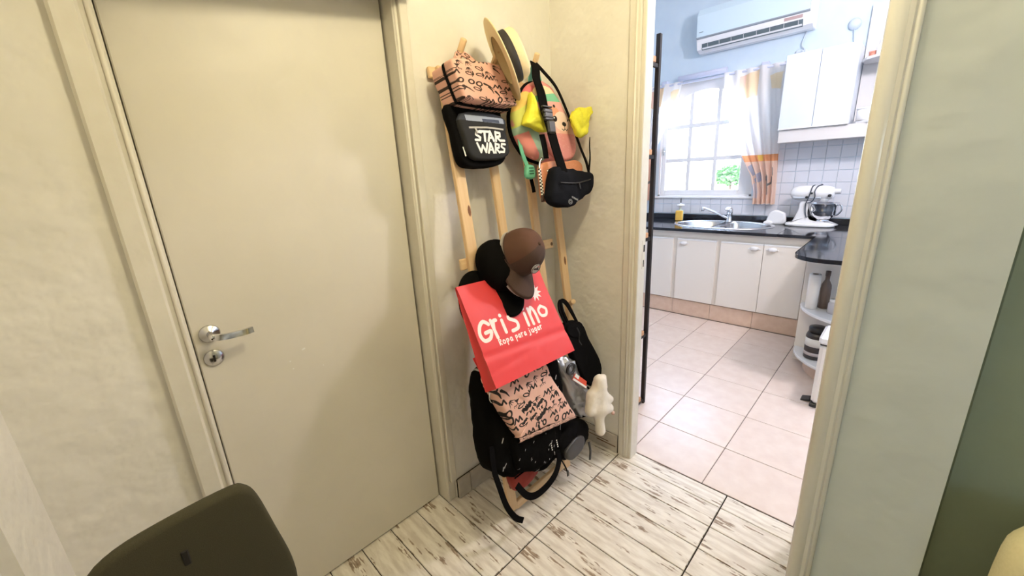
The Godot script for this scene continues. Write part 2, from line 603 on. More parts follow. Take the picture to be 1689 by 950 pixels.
func lamps() -> void:
	lamp("ceiling_lamp", "warm round ceiling lamp above the hall", W(0.78, 2.55, -0.25), 0.07, Color(1.0, 0.94, 0.78), 0.82, 3.0, 0.15)
	lamp("kitchen_lamp", "white round ceiling lamp in the middle of the kitchen", W(3.0, 2.75, 0.25), 0.11, Color(1.0, 0.96, 0.97), 2.45, 3.0, 0.75)

# ---------------------------------------------------------------- hall shell
func plank_mesh(row: int, w: float, l: float, flip: bool) -> ArrayMesh:
	var b := B.new()
	b.flat()
	var e := 0.0018
	var x0 := -w / 2 + 0.0019; var x1 := w / 2 - 0.0019
	var z0 := -l / 2 + 0.0028; var z1 := l / 2 - 0.0028
	var v0 := row * 0.25 + 0.01
	var v1 := row * 0.25 + 0.24
	var u0 := 0.01; var u1 := 0.01 + l / 0.5455 * 0.98
	if flip:
		var s := u0; u0 = u1; u1 = s
	b.quad(W(x0 + e, 0, z1 - e), W(x1 - e, 0, z1 - e), W(x1 - e, 0, z0 + e), W(x0 + e, 0, z0 + e), V(u1, v0), V(u1, v1), V(u0, v1), V(u0, v0))
	var r := [W(x0 + e, 0, z1 - e), W(x1 - e, 0, z1 - e), W(x1 - e, 0, z0 + e), W(x0 + e, 0, z0 + e)]
	var d := [W(x0, -e, z1), W(x1, -e, z1), W(x1, -e, z0), W(x0, -e, z0)]
	for i in 4:
		var k := (i + 1) % 4
		var h := W(0, -0.008, 0)
		b.quad(d[i], d[k], r[k], r[i], V(u0, v0), V(u0, v1), V(u0, v1), V(u0, v0))
		b.quad(d[i] + h, d[k] + h, d[k], d[i], V(u0, v0), V(u0, v1), V(u0, v1), V(u0, v0))
	return b.done()

func tile_mesh(s: Vector3, bev: float) -> ArrayMesh:
	return B.new().box(W(0, 0, 0), s, bev).done()

func shell() -> void:
	var fl := struct("floor", B.new().bb(W(-0.45, -0.12, -1.53), W(1.812, -0.005, 2.4)), M.grout)
	var meshes := {}
	var pw := 0.1387
	for j in 3:
		var z0 := -0.958 + (j - 1) * 0.5455
		for i in 17:
			var x0 := 1.7085 - (i + 0) * pw
			if i == 0: continue
			place_plank(fl, meshes, x0, x0 + pw, z0, z0 + 0.5455, (i * 7 + j * 3) % 4, (i + j) % 2 == 0)
		place_plank(fl, meshes, 1.7085, 1.806, z0, z0 + 0.5455, (j * 3 + 1) % 4, j % 2 == 0)
	for i in range(1, 17):   # cut strip along the door
		var x0 := 1.7085 - i * pw
		if x0 > 0.0 and x0 < 0.86: place_plank(fl, meshes, x0, x0 + pw, -1.53, -1.5035, i % 4, false)
	# left-hand wall with the white door, seen ahead on the left
	var b := B.new()
	b.bb(W(-0.45, 0, -1.53), W(0.02, 2.8, -1.395))
	b.bb(W(0.02, 2.225, -1.53), W(0.925, 2.8, -1.395))
	b.bb(W(0.925, 0, -1.53), W(1.80, 2.8, -1.395))
	b.bb(W(-0.1, -0.1, -1.62), W(1.05, 2.8, -1.525))
	struct("wall_left", b, M.wall)
	b = B.new()
	b.bb(W(1.74, 0, -1.395), W(1.80, 2.8, -0.905))
	b.bb(W(1.74, 2.28, -0.905), W(1.80, 2.8, -0.11))
	b.bb(W(1.74, 0, -0.11), W(1.80, 2.8, 0.2))
	struct("wall_middle", b, M.wall)
	b = B.new()
	b.bb(W(-0.45, 0, -1.395), W(-0.262, 2.8, -1.10))
	b.bb(W(-0.45, 0, -1.10), W(-0.285, 2.8, 0.9))
	b.bb(W(-0.45, 0, 1.5), W(-0.285, 2.8, 2.4))
	b.bb(W(-0.45, 0, 0.9), W(-0.285, 1.55, 1.5))
	b.bb(W(-0.45, 1.95, 0.9), W(-0.285, 2.8, 1.5))
	struct("wall_near", b, M.wall)
	b = B.new()
	b.bb(W(0.912, 0, -0.06), W(1.74, 2.8, 0.12))
	b.bb(W(1.03, 0, 0.12), W(1.15, 2.8, 2.4))
	struct("wall_right", b, M.pier)
	struct("door_2", B.new().bb(W(0.99, 0.005, 0.13), W(1.028, 2.1, 1.0), 0.003), M.dull_green)
	b = B.new()
	b.bb(W(-0.45, 0, 2.4), W(1.15, 2.8, 2.5))
	struct("wall_rear", b, M.wall)
	var w2 := struct("window_2", B.new().bb(W(-0.40, 1.55, 0.9), W(-0.36, 1.59, 1.5)).bb(W(-0.40, 1.91, 0.9), W(-0.36, 1.95, 1.5)).bb(W(-0.40, 1.59, 0.9), W(-0.36, 1.91, 0.94)).bb(W(-0.40, 1.59, 1.46), W(-0.36, 1.91, 1.5)), M.white_gloss)
	obj("pane", B.new().bb(W(-0.382, 1.59, 0.94), W(-0.378, 1.91, 1.46)), M.glass, w2)
	struct("ceiling", B.new().bb(W(-0.45, 2.72, -1.53), W(1.80, 2.8, 2.5)), M.ceiling)
	# rounded glossy corner and casing on the end of the right-hand wall
	b = B.new()
	b.cyl(W(0.918, 0, -0.055), W(0.918, 2.72, -0.055), 0.017, 0.017, 20)
	var tr := struct("trim_1", b, M.gloss_white)
	obj("casing", B.new().bb(W(0.903, 0, -0.05), W(0.915, 2.72, -0.036), 0.004), M.gloss_white, tr)
	obj("casing_bead", B.new().cyl(W(0.909, 0, -0.034), W(0.909, 2.72, -0.034), 0.005, 0.005, 10), M.gloss_white, tr)
	# baseboard of tiles along the left wall and the short wall by the kitchen
	var bl := struct("baseboard_left", B.new().bb(W(0.927, 0, -1.396), W(1.74, 0.108, -1.385)), M.grout)
	for q in [[0.927, 1.0], [1.003, 1.455], [1.458, 1.738]]:
		obj("tile", B.new().bb(W(q[0], 0.001, -1.388), W(q[1], 0.11, -1.375), 0.002), M.base_tile, bl)
	var bm := struct("baseboard_middle", B.new().bb(W(1.734, 0, -1.366), W(1.741, 0.108, -0.965)), M.grout)
	obj("tile", B.new().bb(W(1.727, 0.001, -1.364), W(1.737, 0.11, -0.967), 0.002), M.base_tile, bm)
	var scuff := mat(rgb(120, 98, 78), 0.9)
	for q in [[0.052, -1.16, -1.02, 0.006], [0.036, -1.1, -0.975, 0.008], [0.075, -1.2, -1.09, 0.004]]:
		obj("scuff_mark", B.new().bb(W(1.7262, q[0], q[1]), W(1.7275, q[0] + q[3], q[2]), 0.0006), scuff, bm)
	# kitchen doorway: casing towards the hall, lining, strike plate
	b = B.new()
	b.bb(W(1.726, 0, -0.962), W(1.742, 2.34, -0.904), 0.005)
	b.bb(W(1.726, 2.28, -0.904), W(1.742, 2.34, -0.11), 0.005)
	b.cyl(W(1.727, 0.0, -0.925), W(1.727, 2.34, -0.925), 0.006, 0.006, 10)
	var t2 := struct("trim_2", b, M.trim)
	obj("door_lining", B.new().bb(W(1.733, 0, -0.906), W(1.806, 2.28, -0.885), 0.004), M.trim, t2)
	obj("door_lining", B.new().bb(W(1.733, 2.26, -0.885), W(1.806, 2.282, -0.11), 0.004), M.trim, t2)
	var sp := obj("strike_plate", B.new().bb(W(1.772, 1.075, -0.886), W(1.798, 1.215, -0.8835), 0.0006), M.trim, t2)
	obj("latch_hole", B.new().bb(W(1.782, 1.158, -0.884), W(1.795, 1.192, -0.8826), 0.0004), M.dark_hole, sp)
	obj("latch_hole", B.new().bb(W(1.782, 1.084, -0.884), W(1.79, 1.118, -0.8826), 0.0004), M.dark_hole, sp)

func place_plank(fl: Node, meshes: Dictionary, x0: float, x1: float, z0: float, z1: float, row: int, flip: bool) -> void:
	if x1 <= -0.3: return
	var key := "%d %s %.3f %.3f" % [row, flip, x1 - x0, z1 - z0]
	if not meshes.has(key): meshes[key] = plank_mesh(row, x1 - x0, z1 - z0, flip)
	var o := obj("plank", meshes[key], M.plank, fl)
	o.position = W((x0 + x1) / 2, 0, (z0 + z1) / 2)

func hall_door() -> void:
	var d := struct("door_1", B.new().bb(W(0.104, 0.006, -1.512), W(0.868, 2.185, -1.4734), 0.003), M.door)
	# lever handle on a round rose, key escutcheon below
	var h := Node3D.new()
	h.name = "door_handle"
	d.add_child(h)
	obj("rose", B.new().lathe([V(0, 0), V(0.027, 0), V(0.028, 0.004), V(0.025, 0.009), V(0.012, 0.011), V(0.011, 0.013), V(0, 0.013)], 28, Transform3D(B.frame(W(0, 0, 1)), W(0.147, 1.127, -1.4734))), M.steel, h)
	var lev := B.path([W(0.147, 1.127, -1.468), W(0.147, 1.127, -1.43), W(0.153, 1.126, -1.418), W(0.18, 1.122, -1.414), W(0.225, 1.121, -1.414), W(0.25, 1.122, -1.417)], 6)
	obj("lever", B.new().ribbon(lev, 0.02, 0.009, W(0, 0, 1)), M.chrome, h)
	obj("neck", B.new().cyl(W(0.147, 1.127, -1.47), W(0.147, 1.127, -1.414), 0.0095, 0.0095, 16), M.chrome, h)
	var es := obj("key_plate", B.new().lathe([V(0, 0), V(0.026, 0), V(0.027, 0.003), V(0.024, 0.007), V(0, 0.008)], 28, Transform3D(B.frame(W(0, 0, 1)), W(0.142, 1.048, -1.4734))), M.steel, d)
	obj("keyhole", B.new().bb(W(0.139, 1.036, -1.467), W(0.145, 1.058, -1.4645), 0.001), M.dark_hole, es)
	for q in [[0.395, 0.985, 0.014, 0.007], [0.345, 0.955, 0.005, 0.005], [0.35, 0.925, 0.006, 0.004], [0.45, 0.9, 0.004, 0.004]]:
		obj("paint_chip", B.new().prism(oval(V(q[0], q[1]), q[2] * 0.5, q[3] * 0.5, 0.3, 7).slice(0, 7), -1.4736, -1.4728), M.white_print, d)
	# frame: jambs, head and stepped front edge
	var b := B.new()
	b.bb(W(0.876, 0, -1.53), W(0.926, 2.225, -1.405), 0.004)
	b.bb(W(0.02, 0, -1.53), W(0.096, 2.225, -1.405), 0.004)
	b.bb(W(0.096, 2.19, -1.53), W(0.876, 2.225, -1.405), 0.004)
	var f := struct("trim_3", b, M.trim)
	for x in [0.886, 0.086]:
		obj("bead", B.new().cyl(W(x, 0, -1.405), W(x, 2.22, -1.405), 0.006, 0.006, 10), M.trim, f)
	obj("outer_strip", B.new().bb(W(0.894, 0.11, -1.408), W(0.928, 2.225, -1.388), 0.003), M.trim, f)
	obj("outer_strip", B.new().bb(W(0.018, 0, -1.408), W(0.07, 2.225, -1.372), 0.006), M.trim, f)
	obj("head_board", B.new().prism([V(0.02, 1.405), V(0.926, 1.405), V(0.926, 1.35), V(0.02, 1.0)], 2.16, 2.2, 0.004, Transform3D(Basis(W(1, 0, 0), W(0, 0, -1), W(0, 1, 0)), W(0, 0, 0))), M.trim, f)

# ---------------------------------------------------------------- kitchen shell
const KX := 4.90

func kitchen_shell() -> void:
	var fl := struct("floor", B.new().bb(W(1.812, -0.12, -3.0), W(5.1, -0.004, 1.5)), M.kgrout)
	var xs := [1.8105, 2.162, 2.557, 2.951, 3.346, 3.74, 4.135]
	var zs := []
	for k in range(-7, 3): zs.append(-0.5325 + 0.3875 * k)
	var meshes := {}
	for i in xs.size() - 1:
		for j in zs.size() - 1:
			var s := W(xs[i + 1] - xs[i] - 0.004, 0.008, zs[j + 1] - zs[j] - 0.004)
			var key := "%.3f" % s.x
			if not meshes.has(key): meshes[key] = tile_mesh(s, 0.0015)
			var o := obj("tile", meshes[key], M.ktile, fl)
			o.position = W((xs[i] + xs[i + 1]) / 2, -0.004 + rng.randf_range(-0.0003, 0.0003), (zs[j] + zs[j + 1]) / 2)
	# far wall with the window opening
	var b := B.new()
	b.bb(W(KX, 0, -3.0), W(KX + 0.16, 3.6, -2.27))
	b.bb(W(KX, 0, -1.235), W(KX + 0.16, 3.6, 1.5))
	b.bb(W(KX, 0, -2.27), W(KX + 0.16, 1.195, -1.235))
	b.bb(W(KX, 2.44, -2.27), W(KX + 0.16, 3.6, -1.235))
	var wf := struct("wall_far", b, M.kitchen_wall)
	b = B.new()
	b.bb(W(1.80, 0, -3.0), W(1.806, 3.6, -0.91))
	b.bb(W(1.80, 2.80, -1.53), W(1.86, 3.6, 1.5))
	b.bb(W(1.74, 0, 0.2), W(1.806, 3.6, 1.5))
	b.bb(W(1.74, 0, -3.0), W(1.80, 3.6, -1.53))
	struct("wall_front", b, M.kitchen_wall)
	struct("wall_side", B.new().bb(W(1.74, 0, -3.1), W(5.1, 3.6, -3.0)), M.kitchen_wall)
	struct("wall_end", B.new().bb(W(1.74, 0, 1.5), W(5.1, 3.6, 1.6)), M.kitchen_wall)
	struct("ceiling", B.new().bb(W(1.74, 3.5, -3.1), W(5.1, 3.6, 1.6)), M.ceiling)
	# wall tiles below the window and under the upper cabinets
	var step := 0.1105
	var tm := tile_mesh(W(0.008, step - 0.003, step - 0.003), 0.0015)
	for iy in 7:
		for iz in 20:
			var y := 0.995 + step * (iy + 0.5)
			var z := -2.30 + step * (iz + 0.5)
			if iy == 1 and z < -1.19:
				var cut := obj("tile", B.new().box(W(0, 0, 0), W(0.008, 0.06, step - 0.003), 0.0015), M.wtile, wf)
				cut.position = W(KX - 0.003, 1.1385, z)
			if y + step / 2 > 1.19 and z < -1.19: continue
			var o := obj("tile", tm, M.wtile, wf)
			o.position = W(KX - 0.003, y, z)
	# window: outer frame, sash with arched head, muntins and panes
	var w := struct("window_1", B.new().bb(W(4.90, 1.195, -2.27), W(5.02, 1.215, -1.235)).bb(W(4.90, 2.42, -2.27), W(5.02, 2.44, -1.235)).bb(W(4.90, 1.195, -2.27), W(5.02, 2.44, -2.25)).bb(W(4.90, 1.195, -1.255), W(5.02, 2.44, -1.235)), M.white_gloss)
	obj("sill", B.new().bb(W(4.872, 1.17, -2.33), W(5.02, 1.197, -1.19), 0.006), M.white_gloss, w)
	b = B.new()
	b.bb(W(4.925, 1.212, -2.2), W(4.965, 1.266, -1.377), 0.004)
	b.bb(W(4.925, 1.212, -2.25), W(4.965, 2.42, -2.2), 0.004)
	b.bb(W(4.925, 1.212, -1.377), W(4.965, 2.42, -1.255), 0.004)
	var arch := [V(-2.2, 2.42), V(-2.2, 2.19)]
	for i in 17:
		var t := i / 16.0
		arch.append(V(lerpf(-2.2, -1.377, t), 2.21 + 0.125 * sin(PI * t)))
	arch.append(V(-1.377, 2.19))
	arch.append(V(-1.377, 2.42))
	var toz := Transform3D(Basis(W(0, 0, 1), W(0, 1, 0), W(-1, 0, 0)), W(4.945, 0, 0))
	b.prism(arch, -0.02, 0.02, 0.0, toz)
	var sash := obj("sash", b, M.white_gloss, w)
	for z in [-1.932, -1.6425]:
		obj("muntin", B.new().bb(W(4.93, 1.266, z - 0.021), W(4.962, 2.34, z + 0.021), 0.004), M.white_gloss, sash)
	for y in [1.608, 1.977]:
		obj("muntin", B.new().bb(W(4.929, y - 0.022, -2.2), W(4.961, y + 0.022, -1.377), 0.004), M.white_gloss, sash)
	var zc := [-2.2, -1.948, -1.916, -1.659, -1.626, -1.377]
	var yc := [1.266, 1.591, 1.625, 1.96, 1.994, 2.335]
	for i in 3:
		for j in 3:
			obj("pane", B.new().bb(W(4.944, yc[j * 2], zc[i * 2]), W(4.948, yc[j * 2 + 1], zc[i * 2 + 1])), M.glass, w)
	var hd := obj("window_handle", B.new().box(W(4.918, 1.72, -2.222), W(0.014, 0.09, 0.022), 0.004), M.steel, w)
	obj("knob", B.new().cyl(W(4.915, 1.72, -2.222), W(4.895, 1.72, -2.222), 0.008, 0.007), M.steel, hd)
	# outside: a clipped shrub in front of a low pale wall
	var gw := obj("garden_wall", B.new().bb(W(9.4, -0.3, -6.5), W(9.6, 1.0, -1.0)), mat(rgb(226, 220, 210), 0.9))
	tag(gw, "pale low garden wall outside the kitchen window", "garden wall")
	var sh := thing("shrub", "small green shrub outside the lower right window pane", "shrub", T(8.6, -0.3, -2.54))
	var lf := MultiMesh.new()
	lf.transform_format = MultiMesh.TRANSFORM_3D
	var leaf := B.new()
	leaf.sm(0)
	leaf.quad(W(-0.03, 0, 0), W(0, 0.012, 0.03), W(0.05, 0, 0), W(0, -0.006, -0.03))
	lf.mesh = leaf.done()
	lf.instance_count = 900
	for i in 900:
		var d := W(rng.randfn(), rng.randfn(), rng.randfn()).normalized() * pow(rng.randf(), 0.4)
		lf.set_instance_transform(i, Transform3D(Basis.from_euler(W(rng.randf() * TAU, rng.randf() * TAU, 0)), W(d.x * 0.35, 1.62 + d.y * 0.2, d.z * 0.3)))
	var mi := MultiMeshInstance3D.new()
	mi.multimesh = lf
	mi.name = "foliage"
	mi.material_override = mat(rgb(104, 150, 76), 0.7)
	mi.set_meta("kind", "stuff")
	sh.add_child(mi)
	obj("stem", B.new().cyl(W(0, 0, 0), W(0, 1.5, 0), 0.03, 0.02), mat(rgb(110, 84, 60), 0.9), sh)
	struct("ground", B.new().bb(W(5.1, -0.5, -14), W(16, -0.3, 9)), mat(rgb(196, 188, 174), 0.95))

# ---------------------------------------------------------------- kitchen units
func kitchen_units() -> void:
	# base cabinets along the far wall
	var c := thing("base_cabinet", "long cream base cabinet under the black countertop and sink", "cabinet", T(4.15, 0, -1.4))
	var o := W(4.15, 0, -1.4)
	obj("carcass", B.new().bb(W(4.14, 0.17, -2.7) - o, W(4.165, 0.9, 0.1) - o).bb(W(4.165, 0.17, -2.7) - o, W(4.88, 0.19, 0.1) - o).bb(W(4.165, 0.19, -2.7) - o, W(4.88, 0.9, -2.68) - o).bb(W(4.165, 0.19, 0.08) - o, W(4.88, 0.9, 0.1) - o), M.laminate_dark, c)
	obj("top_rail", B.new().bb(W(4.137, 0.842, -2.7) - o, W(4.15, 0.905, -0.5) - o, 0.002), M.laminate, c)
	var tk := obj("plinth", B.new().bb(W(4.16, 0, -2.7) - o, W(4.89, 0.17, 0.1) - o), M.kgrout, c)
	for k in 7:
		var z := -2.4695 + 0.3875 * k
		obj("tile", B.new().bb(W(4.146, 0.001, z + 0.0015) - o, W(4.161, 0.163, z + 0.386) - o, 0.0015), M.toe, tk)
	for q in [[-2.64, -2.20, 0], [-2.19, -1.716, 0], [-1.674, -1.288, 1], [-1.252, -0.891, 2], [-0.887, -0.56, 1]]:
		var d := obj("cabinet_door", B.new().bb(W(4.122, 0.176, q[0]) - o, W(4.14, 0.822, q[1]) - o, 0.002), M.laminate, c)
		obj("top_edge", B.new().bb(W(4.119, 0.812, q[0]) - o, W(4.14, 0.827, q[1]) - o, 0.003), M.white_gloss, d)
		if q[2] == 0: continue
		var hz: float = q[0] + 0.07 if q[2] == 1 else q[1] - 0.07
		var hb := B.new()
		hb.lathe([V(0, -0.012), V(0.022, -0.01), V(0.03, 0.0), V(0.026, 0.008), V(0, 0.011)], 20, Transform3D(Basis(W(0, 0, 1.2), W(0, 1.7, 0), W(-0.85, 0, 0)), W(4.116, 0.783, hz) - o))
		hb.box(W(4.119, 0.779, hz) - o, W(0.005, 0.01, 0.098), 0.002)
		obj("pull", hb, M.white_gloss, d)
	# black countertop with an oval cut-out, upstand and a rounded peninsula
	var ct := B.new()
	ct.bb(W(4.08, 0.905, -2.7), W(4.89, 0.932, -1.98), 0.004)
	ct.bb(W(4.08, 0.905, -0.79), W(4.89, 0.932, 0.3), 0.004)
	ct.sm(0)
	var n := 48
	var cx := 4.52; var cz := -1.385
	var angs := []
	for i in n: angs.append(TAU * i / n)
	for p in [V(4.08, -1.98), V(4.89, -1.98), V(4.89, -0.79), V(4.08, -0.79)]: angs.append(fposmod(atan2(p.y - cz, p.x - cx), TAU))
	angs.sort()
	var inn := []; var out := []
	for a in angs:
		var d := V(cos(a), sin(a))
		inn.append(V(cx, cz) + V(d.x * 0.305, d.y * 0.46))
		var t := 99.0
		if d.x > 0.0001: t = min(t, (4.89 - cx) / d.x)
		if d.x < -0.0001: t = min(t, (4.08 - cx) / d.x)
		if d.y > 0.0001: t = min(t, (-0.79 - cz) / d.y)
		if d.y < -0.0001: t = min(t, (-1.98 - cz) / d.y)
		out.append(V(cx, cz) + d * t)
	ct.flat()
	for i in angs.size():
		var k := (i + 1) % angs.size()
		var P := func(p: Vector2, y: float) -> Vector3: return W(p.x, y, p.y)
		ct.poly([P.call(inn[i], 0.932), P.call(inn[k], 0.932), P.call(out[k], 0.932), P.call(out[i], 0.932)], Vector3.UP)
		ct.poly([P.call(inn[i], 0.905), P.call(inn[k], 0.905), P.call(out[k], 0.905), P.call(out[i], 0.905)], Vector3.DOWN)
		ct.poly([P.call(out[i], 0.905), P.call(out[k], 0.905), P.call(out[k], 0.932), P.call(out[i], 0.932)], W(out[i].x - cx, 0, out[i].y - cz))
		ct.poly([P.call(inn[i], 0.905), P.call(inn[k], 0.905), P.call(inn[k], 0.932), P.call(inn[i], 0.932)], W(cx - inn[i].x, 0, cz - inn[i].y))
	var pen := [V(4.2, 0.52), V(3.42, 0.52)]
	for i in 9:
		var a := PI / 2 + PI / 2 * i / 8.0
		pen.append(V(3.32 + cos(a) * 0.19, 0.33 + sin(a) * 0.19))
	pen.append(V(3.13, -0.3)); pen.append(V(4.2, -0.3))
	var tofl := Transform3D(Basis(W(1, 0, 0), W(0, 0, -1), W(0, 1, 0)), W(0, 0, 0))
	ct.prism(pen, 0.905, 0.9315, 0.006, tofl)
	var co := obj("countertop", ct, M.granite)
	tag(co, "polished black stone countertop with rounded peninsula end and sink cut-out", "countertop")
	obj("upstand", B.new().bb(W(4.868, 0.932, -2.7), W(4.892, 0.99, 0.3), 0.003), M.granite, co)
	# peninsula cabinet and quarter-round open shelves on its end
	var pc := thing("peninsula_cabinet", "cream cabinet under the peninsula with rounded open end shelves", "cabinet", T(3.6, 0, -0.2))
	var po := W(3.6, 0, -0.2)
	obj("body", B.new().bb(W(3.62, 0.1, -0.47) - po, W(4.11, 0.9, 0.25) - po, 0.003), M.laminate, pc)
	obj("end_panel", B.new().bb(W(3.6, 0.02, -0.485) - po, W(3.62, 0.9, 0.25) - po, 0.003), M.laminate, pc)
	for y in [0.50, 0.135]:
		var q := [V(3.6, 0.0)]
		for i in 13:
			var a := PI / 2 + PI / 2 * i / 12.0
			q.append(V(3.6 + cos(a) * 0.4, 0.08 + sin(a) * 0.4))
		q.append(V(3.2, 0.0))
		obj("shelf", B.new().prism(rel(q, 3.6, 0.2), y - 0.022, y, 0.004, tofl), M.white_gloss, pc)
	var pl := [V(3.6, 0.0)]
	for i in 11:
		var a := PI / 2 + PI / 2 * i / 10.0
		pl.append(V(3.6 + cos(a) * 0.33, 0.08 + sin(a) * 0.33))
	pl.append(V(3.27, 0.0))
	obj("plinth", B.new().prism(rel(pl, 3.6, 0.2), 0.0, 0.113, 0.0, tofl), M.toe, pc)
	# upper cabinet
	var u := thing("upper_cabinet", "pale two-door wall cabinet right of the window", "cabinet", T(4.57, 1.7, -0.74))
	var uo := W(4.57, 1.7, -0.74)
	obj("body", B.new().bb(W(4.588, 1.82, -0.985) - uo, W(4.89, 2.435, -0.485) - uo, 0.002), M.upper, u)
	obj("cabinet_door", B.new().bb(W(4.57, 1.82, -0.99) - uo, W(4.588, 2.44, -0.738) - uo, 0.002), M.upper, u)
	obj("cabinet_door", B.new().bb(W(4.57, 1.82, -0.735) - uo, W(4.588, 2.44, -0.484) - uo, 0.002), M.upper, u)
	obj("lower_lip", B.new().bb(W(4.565, 1.816, -0.992) - uo, W(4.585, 1.826, -0.484) - uo, 0.002), M.white_gloss, u)
	obj("valance", B.new().bb(W(4.59, 1.705, -0.985) - uo, W(4.89, 1.815, -0.2) - uo, 0.002), mat(rgb(226, 222, 220), 0.4), u)
	# open shelf at its end
	var s := thing("end_shelf", "white open shelf unit beside the wall cabinet", "shelf", T(4.6, 1.72, -0.35))
	var so := W(4.6, 1.72, -0.35)
	obj("back_panel", B.new().bb(W(4.87, 1.82, -0.48) - so, W(4.89, 2.75, -0.1) - so), mat(rgb(222, 220, 220), 0.5), s)
	obj("side_panel", B.new().bb(W(4.60, 1.82, -0.2) - so, W(4.87, 2.75, -0.18) - so), M.upper, s)
	for y in [1.815, 2.30]:
		var q := [V(4.87, 0.2), V(4.87, 0.475), V(4.72, 0.475), V(4.63, 0.44), V(4.57, 0.36), V(4.56, 0.2)]
		obj("shelf", B.new().prism(rel(B.smooth(q, 1), 4.6, 0.35), y - 1.72, y - 1.72 + 0.022, 0.003, tofl), M.white_gloss, s)

func canister(called: String, label: String, at: Vector3, r: float, h: float, m: Material) -> void:
	var t := thing(called, label, "canister", Transform3D(Basis(), at))
	obj("body", B.new().lathe([V(0, 0), V(r - 0.004, 0), V(r, 0.004), V(r, h * 0.82), V(r - 0.003, h * 0.84), V(0, h * 0.84)], 28), m, t)
	obj("lid", B.new().lathe([V(0, h * 0.84), V(r + 0.003, h * 0.84), V(r + 0.004, h * 0.97), V(r - 0.002, h), V(0, h)], 28), m, t)

func bottle(called: String, label: String, at: Vector3, prof: Array, m: Material, cap: Array, cm: Material) -> Node3D:
	var t := thing(called, label, "bottle", Transform3D(Basis(), at))
	obj("body", B.new().lathe(prof, 24), m, t)
	obj("cap", B.new().lathe(cap, 20), cm, t)
	return t

